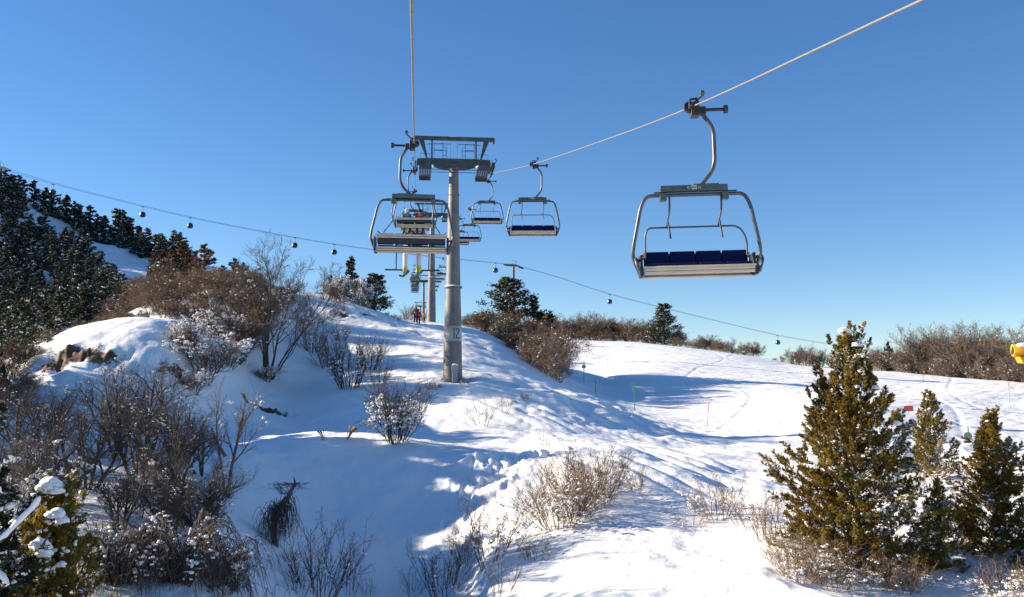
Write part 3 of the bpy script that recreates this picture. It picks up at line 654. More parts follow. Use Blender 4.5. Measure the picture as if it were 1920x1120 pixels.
TN = [(1075,975,100,0,1.2,'bushy tan shrub between the two widest ones'),(1050,985,120,0,1.35,'wide tan dry shrub with a snowy foot in the sunlit foreground'),(1118,938,115,0,1.1,'tan dry shrub leaning right behind the widest one'),(1065,925,85,1,1.2,'reddish thin shrub rising behind the widest tan one'),(1150,900,70,2,1.2,'thin tan stems above the lit snow hummock'),
      (920,1052,140,1,1.1,'sparse tan shrub with curved stems on the edge of the gully shade'),(1000,1050,50,1,1.5,'low tan tuft half buried in snow below the widest shrub'),(870,1050,70,1,1.2,'low tan shrub at the rim of the gully shade'),
      (1192,922,62,1,.9,'small upright tan shrub right of the hummock'),(1345,972,95,1,1.3,'open tan shrub with spreading twigs left of the big juniper'),(1300,990,55,2,1.5,'low sparse tan twigs on bright snow, left of the open shrub'),
      (1405,985,90,2,1.3,'bare curving stems just left of the big juniper'),(1440,1010,100,1,1.2,'tan shrub touching the left foot of the big juniper'),(1500,1085,95,0,1.4,'dry tangled brush under the left side of the big juniper'),(1560,1100,90,0,1.4,'dry tangled brush in front of the big juniper'),
      (1690,1110,80,0,1.3,'dry tangled brush under the right side of the big juniper'),(1745,915,60,1,1.2,'pale dry stems below the middle juniper'),(1230,905,22,2,1,'tiny twig on bright snow right of the hummock'),(1880,1118,80,0,1.4,'dry tangled brush at the bottom right corner')]
for i, (px, py, h, k, wd, lab) in enumerate(TN): put_px(tan[k], 1.8, px, py, h * 1.3, i * 1.1, lab, 'shrub', 'dry tan shrubs of the sunlit foreground', wide=wd)
def straw():
    root = empty('grass_tuft'); out = {}; rng = random.Random(2)
    for i in range(9):
        d = Vector((rng.uniform(.1, .8), rng.uniform(-.2, .2), 1)).normalized(); out.setdefault((3, 3), []).append(([(0, 0, -.05), tuple(d * .25), tuple(d * .42 + Vector((.06, 0, 0)))], [.008, .01, .02]))
    polyset(out, 'stems', grass_m, root); return root
st = straw()
put(st, hit(650, 826), 1.5, 0, 'orange straw tuft poking from the snow crest', 'grass tuft', 'straw tufts on the crest')
put(st, hit(607, 826), 1.1, 2.5, 'second, smaller straw tuft left on the snow crest', 'grass tuft', 'straw tufts on the crest')

# ---- trees of the ridge skyline
rc = conifer('conifer', 401, 7.0, 2.6, 95, 75, .34, .11, fol_dark, .6, .10, .5, lumps=.22, topr=.12)
rs = conifer('conifer', 402, 5.0, 1.3, 60, 60, .30, .09, fol_dark, .45, .08, .7, lumps=.2)
put_top(rc, 951, 112, 518, .4, 'large broad dark conifer crusted with snow on the ridge right of the pylon', 'tree', wide=1.2)
put_top(rs, 1002, 110, 553, 1, 'slim dark conifer beside the broad one', 'tree'); put_top(rs, 1030, 108, 582, 2, 'small pointed conifer rightmost of three right of the pylon', 'tree')
put_top(rs, 656, 104, 478, 2.5, 'pointed snowy spruce on the ridge skyline left of the lift', 'tree'); put_top(rs, 618, 102, 514, 2.5, 'short ragged spruce top left of the pointed one', 'tree')
rd = conifer('conifer', 404, 4.0, 1.7, 80, 70, .26, .09, fol_dark, .12, .08, .45, lumps=.12, topr=.18)
put_top(rd, 702, 103, 511, 0, 'dark dense round juniper on the ridge skyline left of the lift', 'tree', wide=.95)
for i, (px, Y, h) in enumerate(((600,101,545),(622,100,522),(640,101,515),(660,101,512),(678,100,530),(590,103,556),(648,100,535),(628,101,538))):
    put_top(snowy[i % 2], px, Y, h, i, 'grey brown snow crusted bush under the spruces on the ridge top', 'shrub', 'snow crusted bushes on the ridge top', wide=.95)
for i, (px, Y, h) in enumerate(((748,106,1.0),(738,104,.9),(760,109,1.2),(725,102,.8),(772,118,2.6),(766,122,3.0),(790,150,3.2),(640,97,1.5),(690,99,.8))):
    put(tw[0], on(px, Y), h / 2 * 1.3, i, 'low dark twig bush breaking through the ridge crest snow', 'shrub', 'twig bushes on the ridge crest', sz=h / 2)
# ---- scrub on the right side of the ridge
for i, (px, Y, row) in enumerate(((885,118,588),(900,112,580),(915,108,575),(925,113,565),(940,105,590),(955,101,600),(968,108,572),(975,97,612),(985,103,590),(990,93,625),(1005,99,600),(1010,90,622),(1022,95,606),(1030,87,622),(1040,91,618),(1045,84,640),
       (1015,108,585),(1035,104,592),(1020,86,640),(1000,115,578),(962,96,622),(872,119,590),(995,88,645),(1048,81,655),(930,103,600),(980,112,578),(1040,98,600))):
    put_top((bushd + bushg)[i % 5], px, Y, row, i * 1.3, 'brown leafless shrub on the right flank of the ridge above the piste', 'shrub', 'brown shrubs down the right flank of the ridge', wide=1.3 if px < 1000 else .95)
# ---- skyline scrub beyond the piste
bl = [bare_tree('bare_tree', 420 + i, 8.0, 7, [dict(n=8, ang=.5, ratio=.55, wob=.07, up=.05, segs=5, t0=.15, rr=.5), dict(n=6, ang=.6, ratio=.55, wob=.12, up=.07, segs=4, t0=.2, rr=.55), dict(n=4, ang=.6, ratio=.6, wob=.2, segs=3, rr=.7, up=.05), dict(n=0, segs=2, wob=.2, rmin=.02)], bark_g, 15 * i, .09, spread=.5, r0=.10, fuzz=1700, fl=.6, fw=.028) for i in range(2)]
k = 0
def skyl(px, Yoff, h, protos, lab, grp, sc=1.2, sk=.3):
    global k
    k += 1
    if px < 1600 and (R_.random() < .10 or vn1(px / 26.0, 3.3) > .34): return
    Y = float(np.interp(px, [900, 960, 1050, 1200, 1300, 1430, 1480, 1700, 1920, 2200], [245, 240, 233, 219, 205, 187, 173, 161, 141, 135])) + Yoff
    pr = protos[k % len(protos)]
    put_top(pr, px, Y, h + 22 * vn1(px / 30.0, 8.1), k * 1.7, lab, 'tree' if pr in bl else 'shrub', grp, wide=sc, sink=sk)
for px in range(1046, 1235, 9): skyl(px + R_.uniform(-3, 3), R_.uniform(1, 9), R_.uniform(582, 606), bushd + bushg + bl, 'brown leafless bush in the dense row on the skyline left of the lone conifer', 'scrub row on the skyline left of the lone conifer')
for px in range(1262, 1425, 11): skyl(px + R_.uniform(-3, 3), R_.uniform(1, 7), (np.interp(px, [1260, 1330, 1380, 1425], [612, 622, 632, 650]) + R_.uniform(-4, 12)), bushd + bushg + bl, 'brown leafless bush on the skyline right of the lone conifer', 'scrub row on the skyline right of the lone conifer')
for px in (1436, 1452, 1466): skyl(px, 4, 668, bushg, 'tiny bush peeping over the snow skyline', 'tiny bushes on the snow skyline')
for px in range(1488, 1560, 10): skyl(px, R_.uniform(1, 6), R_.uniform(645, 664), bushg + bl, 'grey brown bush on the skyline just left of the big juniper', 'scrub left of the big juniper top')
for px in range(1640, 1990, 8):
    hh = np.interp(px, [1640, 1690, 1730, 1800, 1850, 1900, 1990], [640, 625, 600, 585, 590, 602, 608])
    skyl(px + R_.uniform(-4, 4), R_.uniform(.5, 12), hh + R_.choice((0, 8, 30, 46)) + R_.uniform(0, 10), bl if px > 1700 else bushg, 'grey brown bare tree in the thicket above the far right piste edge', 'bare thicket on the right skyline')
for px in range(1690, 1990, 9): skyl(px + R_.uniform(-3, 3), R_.uniform(-1, 1.5), float(np.interp(px, [1690, 1800, 1990], [668, 664, 676])) + R_.uniform(-6, 10), bushg, 'low brown shrub along the foot of the right skyline thicket', 'low shrubs under the right skyline thicket')
for px in range(1052, 1232, 11): skyl(px, R_.uniform(-1, 1), 618 + R_.uniform(-5, 8), bushd[1:], 'low brown shrub along the foot of the central skyline scrub', 'low shrubs under the central skyline scrub', sk=.2)
for px in range(1264, 1400, 12): skyl(px, R_.uniform(-1, 1), float(np.interp(px, [1264, 1400], [632, 652])) + R_.uniform(-3, 6), bushd[1:], 'low brown shrub at the foot of the scrub right of the lone conifer', 'low shrubs right of the lone conifer', sk=.2)
Yc = 214; put_top(rc, 1246, Yc, 568, 2.2, 'lone broad snowy conifer on the skyline beyond the piste', 'tree', wide=1.1)
put_top(rs, 1484, 178, 666, 0, 'tiny dark conifer on the snow skyline left of the big juniper', 'tree')
put_top(rs, 1665, 168, 640, 0, 'dark snowy conifer half hidden behind the big juniper top', 'tree')

# ---- foreground junipers, built from feathery plumes
def juniper(name, seed, H, prof, nplume, nleaf, m, m2=None, snow=120, snow_r=.07, cx=0.0, extra_tops=(), trunk_r=.10, plume_L=.62, snow_side=None):
    g = np.random.default_rng(seed); rng = random.Random(seed); root = empty(name)
    mb = MB(); mb.tube([(cx * .2, 0, -.5), (.05, 0, H * .2), (-.05, .03, H * .45), (.03, 0, H * .7), (0, 0, H * .93)], [trunk_r * 1.25, trunk_r, trunk_r * .75, trunk_r * .45, .015], 9)
    for (tx, tz0, tz1) in extra_tops: mb.tube([(0, 0, tz0), (tx * .7, .05, (tz0 + tz1) * .5), (tx, .05, tz1)], [trunk_r * .5, trunk_r * .35, .015], 7)
    mb.build('trunk', trunk_m, root, True)
    hs = [a[0] for a in prof]; rl = [a[1] for a in prof]; rr_ = [a[2] for a in prof]
    out = {}; CA = []; DA = []; CB = []; DB = []; SN_ = []
    wsum = np.array([1.0 + np.interp(h, hs, rl) for h in np.linspace(hs[0], hs[-1], 60)]); cdf = np.cumsum(wsum) / wsum.sum()
    for i in range(nplume):
        h = float(np.interp((i + rng.random()) / nplume, cdf, np.linspace(hs[0], hs[-1], 60))); az = rng.uniform(0, 2 * math.pi)
        c, s = math.cos(az), math.sin(az)
        R = np.interp(h, hs, rr_) * max(c, 0) + np.interp(h, hs, rl) * max(-c, 0) + .5 * (np.interp(h, hs, rl) + np.interp(h, hs, rr_)) * (1 - abs(c)) * .92
        R *= 1 + .16 * math.sin(az * 3 + seed + h * 2.3) + .10 * math.sin(az * 7 - h * 6)
        f = rng.random() ** .42; R *= f
        tip = Vector((c * R, s * R, h + .12)); up = .55 + .8 * (h / H) ** 2; ax = Vector((c * (.9 - .5 * h / H), s * (.9 - .5 * h / H), up)).normalized(); ax = rdir(rng, ax, rng.uniform(.05, .42))
        if rng.random() < .13: tip = tip + ax * rng.uniform(.15, .4)
        L = plume_L * rng.uniform(.65, 1.25) * (.75 + .35 * (1 - h / H)); b0 = tip - ax * L
        st = Vector((0, 0, max(.15, h - .75 * R - .1))); mid = st.lerp(b0, .55) + Vector((0, 0, -.08 * R))
        if i % 3 == 0: out.setdefault((4, 3), []).append(([tuple(st), tuple(mid), tuple(b0), tuple(tip - ax * .1)], [.010 + .006 * R, .010, .007, .004]))
        nn = int(nleaf * (.7 + .6 * rng.random())); t = g.random(nn)
        # side twigs of the plume: short fans leaning outward
        k_ = max(nn // 14, 4); ft = np.sort(g.random(k_)) ** .9; fd = g.normal(size=(k_, 3)); fd -= fd @ np.array(ax)[:, None] * np.array(ax)[None]; fd /= np.linalg.norm(fd, axis=1, keepdims=True)
        which = g.integers(0, k_, nn); tw_ = g.random(nn); sp = (.40 * L * (1 - .7 * ft))[which]
        fdir = fd[which] * .75 + np.array(ax)[None] * .75
        P_ = np.array(b0)[None] + np.array(ax)[None] * (ft[which] * L)[:, None] + fdir * (tw_ * sp)[:, None] + g.normal(size=(nn, 3)) * .012
        dd = fdir + g.normal(size=(nn, 3)) * .35
        rust = (c < .2 and vn1(h * 1.1 + seed, az * 1.4) > .08) if m2 else False
        (CB if rust else CA).append(P_); (DB if rust else DA).append(dd)
        q = 1.0 if snow_side is None else (1.0 if c * snow_side > -.1 else .35)
        if rng.random() < snow / nplume * q:
            u0 = rng.uniform(.2, .8)
            for _ in range(rng.choice((4, 6, 9, 14))):
                pp = b0.lerp(tip, min(max(u0 + rng.gauss(0, .12), 0), 1)); SN_.append((pp.x + rng.gauss(0, .055), pp.y + rng.gauss(0, .055), pp.z + rng.gauss(0, .03)))
    polyset(out, 'limbs', bark_d, root)
    cr = leaves(np.concatenate(CA), np.concatenate(DA), .088, .023, 'crown', m, root, seed)
    if CB: leaves(np.concatenate(CB), np.concatenate(DB), .088, .023, 'crown', m2, root, seed + 1)
    if SN_:
        PA = np.concatenate(CA); sel = vnoise(PA[:, 0] * 2.2 + seed, PA[:, 2] * 2.2 + PA[:, 1], 91) + .10 * (snow_side or 0) * PA[:, 0] > .22
        blobs(SN_, [snow_r * .42 * rng.uniform(.3, 1.4) for _ in SN_], 'snow_clumps', snowclump, root, seed, .8, 1, dust(PA[sel], .30, .040, seed, .02))
    return root
j1 = juniper('juniper', 11, 7.2, [(.25, 2.2, 2.5), (.9, 2.35, 2.6), (1.6, 2.2, 2.35), (2.6, 2.35, 2.0), (3.5, 2.05, 1.75), (4.4, 1.65, 1.55), (5.2, 1.2, 1.25), (5.9, 1.0, .8), (6.5, .65, .55), (7.1, .32, .3)], 1250, 250, fol_jun, fol_rust, 400, .085, extra_tops=((.30, 4.6, 6.85), (.7, 3.2, 5.2), (-1.0, 2.0, 4.0)), trunk_r=.14, snow_side=1, plume_L=.52)
put_top(j1, 1592, 23.8, 600, 0, 'tall bushy olive gold juniper, biggest tree in the right foreground', 'tree', wide=1.0, sink=.25)
ICO3 = ico(4)
def capsnow(root, pts, name='snow_cap'):
    """irregular pads of snow sagging over the spray ends"""
    V0 = np.array(ICO3[0])
    for i, (x, y, z, r) in enumerate(pts):
        d = 1 + .55 * fbm(V0[:, 0] * 1.6 + i * 7 + V0[:, 2], V0[:, 1] * 1.6 - i * 3 + V0[:, 2] * 1.3, 12, 4)
        V = V0 * d[:, None]; V[:, 2] = np.where(V[:, 2] < 0, V[:, 2] * .55, V[:, 2] * .72) - .18 * (V[:, 0] ** 2 + V[:, 1] ** 2)
        mesh_np(name, V * np.array([1.25, 1.0, 1.0]) * r + np.array([x, y, z]), [np.array(ICO3[1])], snowclump, True, root)
capsnow(j1, [(-.17, -.1, 7.28, .13), (-.10, -.12, 7.22, .12), (.12, -.3, 6.85, .12), (.55, -.55, 5.55, .09), (.95, -.95, 4.5, .10), (1.2, -1.1, 3.6, .10)])
j2 = juniper('juniper', 12, 4.4, [(.3, 1.35, 1.4), (1.2, 1.35, 1.5), (2.0, 1.15, 1.25), (3.0, .8, .85), (3.8, .42, .4), (4.35, .12, .12)], 300, 260, fol_jun, None, 70, .07, trunk_r=.07)
put_top(j2, 1737, 42.5, 728, 0, 'middle sized dark juniper right behind the biggest one', 'tree')
j3 = juniper('juniper', 13, 5.0, [(.25, 1.6, 1.5), (1.0, 1.45, 1.3), (1.8, 1.3, 1.25), (2.6, 1.0, 1.0), (3.4, .62, .8), (4.2, .42, .4), (4.9, .12, .15)], 420, 260, fol_jun, fol_rust, 160, .07, extra_tops=((.75, 2.0, 3.5),), trunk_r=.08, snow_side=1)
put_top(j3, 1850, 24.5, 758, .2, 'open pointed juniper with a visible stem near the right edge', 'tree', wide=1.25)
put_top(j3, 1950, 22.5, 850, 2.6, 'dark juniper cut off by the right picture edge', 'tree')
put_top(j2, 1745, 23.0, 890, 1.2, 'low snowy juniper leaning against the right side of the biggest one', 'tree')
j4 = juniper('juniper', 14, 3.6, [(.2, 1.3, 1.3), (1.0, 1.2, 1.2), (1.8, .95, .9), (2.5, .7, .65), (3.1, .45, .4), (3.5, .2, .2)], 340, 290, fol_jun, fol_rust, 220, .08, trunk_r=.07)
Yj = 15.2; xj = (112 - 960) / F * Yj; zt = (720 - 905) / F * Yj
put(j4, (xj, Yj, zt - 3.6), 1.0, 0, 'small gold green juniper with a snow cap at the bottom left', 'tree')
capsnow(j4, [(0, -.05, 3.62, .15), (-.1, -.08, 3.56, .11), (.12, -.1, 3.52, .10), (.30, -.45, 3.18, .12), (.40, -.45, 3.08, .09), (.20, -.7, 2.72, .13), (.26, -.72, 2.60, .11), (-.35, -.5, 3.15, .06), (.5, -.6, 2.4, .07)])
j5 = juniper('juniper', 15, 4.6, [(.2, 1.2, 1.2), (1.2, 1.1, 1.1), (2.2, .9, .9), (3.2, .6, .6), (4.4, .2, .2)], 340, 290, fol_dark, None, 120, .08, trunk_r=.08)
Yj = 13.0; xj = (-62 - 960) / F * Yj; zt = (720 - 700) / F * Yj
put(j5, (xj, Yj, zt - 4.6), 1.0, 0, 'dark juniper at the left edge carrying one big slab of snow', 'tree')
capsnow(j5, [(.62, -.6, 3.3, .17), (.66, -.62, 3.13, .17), (.78, -.62, 3.02, .13), (.70, -.62, 2.92, .12), (.5, -.6, 3.4, .12), (.6, -.8, 2.2, .1)])
def deadbranch():
    root = empty('fallen_branch'); mb = MB(); a = [(-.9, 0, -.55), (-.55, 0, -.1), (-.3, 0, .1), (0, 0, .42), (.12, 0, .60)]
    mb.tube(a, [.035, .03, .028, .022, .012], 7); mb.tube([(-.6, 0, -.16), (-.42, -.03, -.38), (-.2, -.05, -.62)], [.025, .02, .01], 6); mb.build('wood', bark_d, root, True)
    rng = random.Random(1); m2_ = MB()
    def sn(poly):
        pts = []
        for i in range(len(poly) - 1):
            for t in range(6): q = Vector(poly[i]).lerp(Vector(poly[i + 1]), t / 6); pts.append(q + Vector((rng.gauss(0, .004), -.012, .028 + rng.gauss(0, .005))))
        m2_.tube(pts, [.012] + [rng.uniform(.030, .046) for _ in pts[2:]] + [.012], 9)
    sn(a); sn([(-.6, 0, -.16), (-.42, -.03, -.38), (-.2, -.05, -.62)]); m2_.build('snow', snowclump, root, True); return root
db = deadbranch(); Yd = 12.2
put(db, at(58, 1015, Yd), 1.0, 0, 'bent dead branch lined with snow at the bottom left corner', 'branch')
for i, (x, y, s_) in enumerate(((-30,31.5,.80),(-28,33.5,.74),(-31,35.5,.86),(-28.5,37.5,.92),(-30,38.6,.92),(-28,39.8,.98),(-27.5,41.6,.98),(-29.5,40.7,1.0),(-29,43,.9),(-26,30,.6),(-34,38,.95))):  # conifers out of view, added to cast shade over the gully face
    put(con[i % 4], (x, y, gz(x, y) - .3), s_ * 1.15, i * 1.9, 'unseen dark conifer added left of the view to shade the gully face', 'tree', 'unseen conifers added to shade the gully', sz=s_)
# OBJECTS
# ------------------------------------------------------------------ the chairlift
VPX = 777.5; DX = (VPX - 960) / F; CL = -0.073; GA = 5.5; LYAW = -math.atan(DX)   # lift line direction
LX = lambda Y, side: DX * Y + (CL if side == 0 else CL + GA)
CZ = [(-60, -6.5), (-30, -2.4), (0, 2.55), (9.7, 4.2), (17.1, 5.45), (26.5, 7.3), (40.6, 10.2), (50, 12.25), (62.3, 15.02), (66.7, 15.5), (89, 17.75), (109, 20.55), (143.7, 26.95), (150, 26.5), (175, 24.8), (205, 27.2), (230, 29.3), (255, 30.4), (278, 31.6), (330, 32.2), (430, 37.0), (500, 37.5)]
cy_ = np.array([a for a, b in CZ]); cz_ = np.array([b for a, b in CZ])
def spl(Y):
    """smooth between towers, with a kink on each sheave train"""
    for lo, hi in ((-60, 62.3), (62.3, 143.7), (143.7, 278), (278, 500)):
        if Y <= hi + 1e-6: break
    m = (cy_ >= lo - 1e-6) & (cy_ <= hi + 1e-6); X = cy_[m]; Z = cz_[m]; i = int(np.clip(np.searchsorted(X, Y) - 1, 0, len(X) - 2))
    def sl_(j):
        if j == 0: return (Z[1] - Z[0]) / (X[1] - X[0])
        if j == len(X) - 1: return (Z[-1] - Z[-2]) / (X[-1] - X[-2])
        return (Z[j + 1] - Z[j - 1]) / (X[j + 1] - X[j - 1])
    h = X[i + 1] - X[i]; t = (Y - X[i]) / h; a, b = sl_(i) * h, sl_(i + 1) * h
    return float((2 * t ** 3 - 3 * t ** 2 + 1) * Z[i] + (t ** 3 - 2 * t ** 2 + t) * a + (-2 * t ** 3 + 3 * t ** 2) * Z[i + 1] + (t ** 3 - t ** 2) * b)
def rope(side, label):
    ys = [-60 + i * 2.0 for i in range(60)] + [60 + i * 4 for i in range(1, 110)]
    mb = MB(); mb.tube([(LX(y, side), y, spl(y)) for y in ys], .0175, 8); o = mb.build('haul_rope', cable_m, None, True)
    tag(o, label, 'cable', None)
rope(0, 'left haul rope rising straight overhead from the near pylon'); rope(1, 'right haul rope slanting to the top right corner with the empty chairs')

# ---- the chair: origin on the rope, front towards -Y
def chair(name, lowered=False):
    r = empty(name)
    # grip, guide arm, lever
    g = MB(); g.box((.03, 0, -.01), (.20, .34, .13)); g.box((.06, 0, -.12), (.16, .26, .16)); g.tube([(0, -.24, -.03), (0, .24, -.03)], .045, 8); g.tube([(-.06, -.06, .0), (-.06, .06, .0)], .10, 10)
    g.tube([(.02, .0, .05), (-.04, .0, .15), (.10, .0, .17), (.14, 0, .06)], .03, 6)
    gr = g.build('grip', dark_m, r, True, .008)
    m = MB(); m.tube([(.05, .05, .1), (.22, .12, .24)], .022, 6); m.build('lever', tube_m, gr, True)
    m = MB(); m.tube([(.20, .12, .31), (.27, .12, .31)], .065, 12); m.tube([(.185, .12, .31), (.285, .12, .31)], .02, 8); m.build('roller', galv, gr, True)
    m = MB(); m.tube([(.15, 0, -.07), (.62, 0, -.07)], .034, 10); m.tube([(.62, 0, -.07), (.70, 0, -.07)], .085, 12); m.box((.2, 0, -.09), (.14, .15, .15)); m.build('guide_arm', dark_m, r, True, .005)
    # hanger
    m = MB(); m.tube(arc([(.20, 0, -.12), (.24, 0, -.20), (.41, 0, -.45), (.41, 0, -1.25), (.10, 0, -1.60)], .28, 6), .042, 12); m.build('hanger', tube_m, r, True)
    m = MB(); m.box((-.02, 0, -1.64), (1.30, .16, .12)); m.box((.22, 0, -1.575), (.5, .10, .04)); m.box((-.02, -.092, -1.655), (.55, .012, .018)); tb = m.build('top_beam', plate_m, r, False, .006)
    m = MB(); m.box((-.02, -.098, -1.632), (.10, .012, .085)); n_ = m.build('number_plate', white_m, tb)
    m = MB()
    for dx in (-.028, .022):
        m.box((dx - .02, -.106, -1.612), (.028, .004, .006)); m.box((dx - .02, -.106, -1.632), (.028, .004, .006)); m.box((dx - .02, -.106, -1.652), (.028, .004, .006)); m.box((dx - .034 + (.028 if dx > 0 else 0), -.106, -1.622), (.006, .004, .014)); m.box((dx - .006 - (.028 if dx > 0 else 0), -.106, -1.642), (.006, .004, .014))
    m.build('digits', black_m, n_)
    m = MB()
    for dx in (-.12, .08):
        m.tube([(dx + .022 * math.cos(a), -.10, -1.64 + .022 * math.sin(a)) for a in [i * math.pi / 6 for i in range(13)]], .005, 5)
    m.build('emblem_ring', white_m, tb)
    m = MB(); m.tube([(-.80, -.06, -1.715), (.80, -.06, -1.715)], .016, 6); m.build('cross_rod', dark_m, r, True)
    for sx in (-1, 1):
        m = MB(); m.box((sx * .60 - .02, 0, -1.80), (.13, .16, .15)); m.build('clamp', plate_m, r, False, .01)
    # bail: one round tube from seat side to seat side
    b = []
    for sx, seq in ((-1, 1), (1, -1)):
        s_ = [(sx * 1.08, .16, -3.35), (sx * 1.12, .14, -3.25), (sx * 1.24, .10, -2.95), (sx * 1.22, .06, -2.75), (sx * 1.06, 0, -1.98), (sx * .95, 0, -1.76)]
        b += s_ if seq == 1 else s_[::-1]
    m = MB(); m.tube(arc(b, .30, 6), .037, 12); m.build('bail', tube_m, r, True)
    # seat
    for i in range(4):
        x = -.765 + i * .51
        m = MB(); m.box((x, -.02, -3.185), (.49, .46, .07), Matrix.Rotation(D2R(-7), 3, 'X')); m.build('seat_cushion', seat_m, r, False, .025)
        m = MB(); m.box((x, .25, -3.0), (.49, .065, .34), Matrix.Rotation(D2R(-14), 3, 'X')); m.build('back_cushion', seat_m, r, False, .025)
    m = MB(); m.box((0, .305, -3.0), (2.02, .02, .28), Matrix.Rotation(D2R(-14), 3, 'X')); m.box((0, 0, -3.25), (2.04, .46, .03), Matrix.Rotation(D2R(-7), 3, 'X')); m.build('seat_shell', shell_m, r)
    m = MB(); m.tube([(-1.07, .345, -2.89), (1.07, .345, -2.89)], .032, 10); m.tube([(-1.07, .36, -2.955), (1.07, .36, -2.955)], .026, 10); m.build('back_rail', alu_m, r, True)
    m = MB(); m.tube([(-1.07, -.275, -3.205), (1.07, -.275, -3.205)], .018, 10); m.build('seat_edge', alu_m, r, True)
    for z, y, hh, nm in ((-3.25, -.262, .054, 'seat_slat'), (-3.315, -.245, .058, 'seat_slat'), (-3.26, .30, .05, 'rear_slat'), (-3.32, .27, .05, 'rear_slat')):
        m = MB(); m.box((0, y, z), (2.10, .045, hh)); m.build(nm, alu_m, r, False, .012)
    m = MB(); m.tube([(-1.07, .14, -3.355), (1.07, .14, -3.355)], .028, 10); m.build('cross_tube', alu_m, r, True)
    for sx in (-1, 1):
        m = MB(); m.prism([(sx * 1.055, -3.35), (sx * 1.115, -3.35), (sx * 1.115, -2.93), (sx * 1.055, -2.93)], -.05, .36); m.box((sx * 1.09, -.10, -3.28), (.07, .34, .20)); m.build('side_plate', dark_m, r, False, .02)
        m = MB(); m.tube(arc([(sx * 1.13, .22, -3.02), (sx * 1.20, -.10, -3.00), (sx * 1.20, -.28, -3.10), (sx * 1.12, -.27, -3.34)], .12, 4), .032, 8); m.build('arm_bracket', tube_m, r, True)
    # restraint bar
    m = MB()
    if lowered:
        m.tube(arc([(-1.02, .12, -2.75), (-.92, -.45, -2.78), (.92, -.45, -2.78), (1.02, .12, -2.75)], .15, 4), .018, 8)
        for sx in (-1, 1): m.tube(arc([(sx * .58, 0, -1.86), (sx * .63, .05, -2.15), (sx * .58, .05, -2.4), (sx * .85, .10, -2.78)], .1, 3), .018, 8)
        rb = m.build('restraint_bar', tube_m, r, True)
        m = MB()
        m.tube([(-.50, -.5, -2.8), (-.50, -.55, -3.80)], .022, 8); m.tube([(.50, -.5, -2.8), (.50, -.55, -3.80)], .022, 8)
        m.tube([(-.84, -.58, -3.82), (-.12, -.58, -3.82)], .024, 8); m.tube([(.12, -.58, -3.82), (.84, -.58, -3.82)], .024, 8); m.build('footrest', dark_m, rb, True)
    else:
        m.tube(arc([(-.98, .20, -3.0), (-.98, .18, -2.55), (-.93, .16, -2.37), (.85, .16, -2.37), (1.0, .18, -2.62), (1.0, .20, -2.95)], .16, 5), .019, 8)
        rb = m.build('restraint_bar', tube_m, r, True)
        for sx in (-1, 1):
            m = MB(); m.tube(arc([(sx * .5, -.03, -1.80), (sx * .5, -.04, -2.05), (sx * .5 - .06, .10, -2.36)], .1, 3), .02, 8); m.build('bar_arm', tube_m, rb, True)
            m = MB(); m.tube([(sx * .5 - .03, .05, -2.28), (sx * .5 + .0, -.02, -2.62)], .017, 8); m.build('footrest', dark_m, rb, True)
    return r
ce = chair('chairlift_chair'); cf = chair('chairlift_chair', True)
def hang(proto, Y, side, yaw, label, group, roll=0):
    o = put(proto, (LX(Y, side), Y, spl(Y)), 1.0, yaw + (0 if side else math.pi), label, 'chairlift chair', group, tilt=(0, roll)); return o
GR = 'empty chairs coming down the right rope'; GL = 'occupied chairs going up the left rope'
RC = [(17.1, -4, 'nearest empty chair with four navy cushions and cream slats, hanging right of the pylon'), (40.6, -1, 'second empty chair on the right rope, just right of the near pylon'),
      (66.7, 2, 'third empty chair on the right rope, smaller and above the one behind it'), (89, 2, 'fourth empty chair, partly behind the near pylon'), (109, 2, 'fifth empty chair, half hidden by the near pylon')]
for Y, yaw, lab in RC: hang(ce, Y, 1, D2R(yaw), lab, GR, D2R(-1.0) if Y < 20 else 0)
for Y in (175, 198, 221, 244, 262): hang(ce, Y, 1, D2R(4), 'tiny distant empty chair right of the second pylon', GR)
hang(cf, 26.5, 0, D2R(3), 'nearest chair seen from behind, left of the pylon, carrying the skier in white trousers', GL, D2R(-.8))
hang(cf, 50, 0, D2R(4), 'second chair from behind, carrying riders with a white helmet and a red jacket', GL)
hang(cf, 73.5, 0, D2R(5), 'third chair from behind, mostly hidden by the second one', GL)
for Y in (97, 120, 198, 221, 244, 262): hang(cf, Y, 0, D2R(5), 'small distant occupied chair on the left rope', GL)

# ---- people
def skin_mesh(name, verts, edges, radii, m, parent, sub=2, root_i=0):
    me = bpy.data.meshes.new(name); me.from_pydata(verts, edges, []); me.update(); me.materials.append(m); o = new_obj(name, me)
    o.parent = parent
    sk = o.modifiers.new('skin', 'SKIN')
    for i, r_ in enumerate(radii): me.skin_vertices[0].data[i].radius = (r_, r_) if not isinstance(r_, tuple) else r_
    me.skin_vertices[0].data[root_i].use_root = True; sk.use_smooth_shade = True
    ss = o.modifiers.new('sub', 'SUBSURF'); ss.levels = sub - 1; ss.render_levels = sub - 1
    # freeze to a plain mesh so that copies are cheap
    dg = bpy.context.evaluated_depsgraph_get(); dg.update(); ev = o.evaluated_get(dg); nm = bpy.data.meshes.new_from_object(ev); o.modifiers.clear(); o.data = nm
    nm.polygons.foreach_set('use_smooth', [True] * len(nm.polygons))
    return o
skin_m = mat('skin', (.45, .26, .18), .6)
def cloth(n, c): return mat(n, c, .8, scale=20, col2=tuple(x * .8 for x in c), bump=.3, bscale=25)
C_red = cloth('red jacket fabric', (.62, .03, .02)); C_white = cloth('white fabric', (.72, .68, .68)); C_dark = cloth('dark fabric', (.02, .022, .03)); C_brown = cloth('brown fabric', (.14, .07, .03))
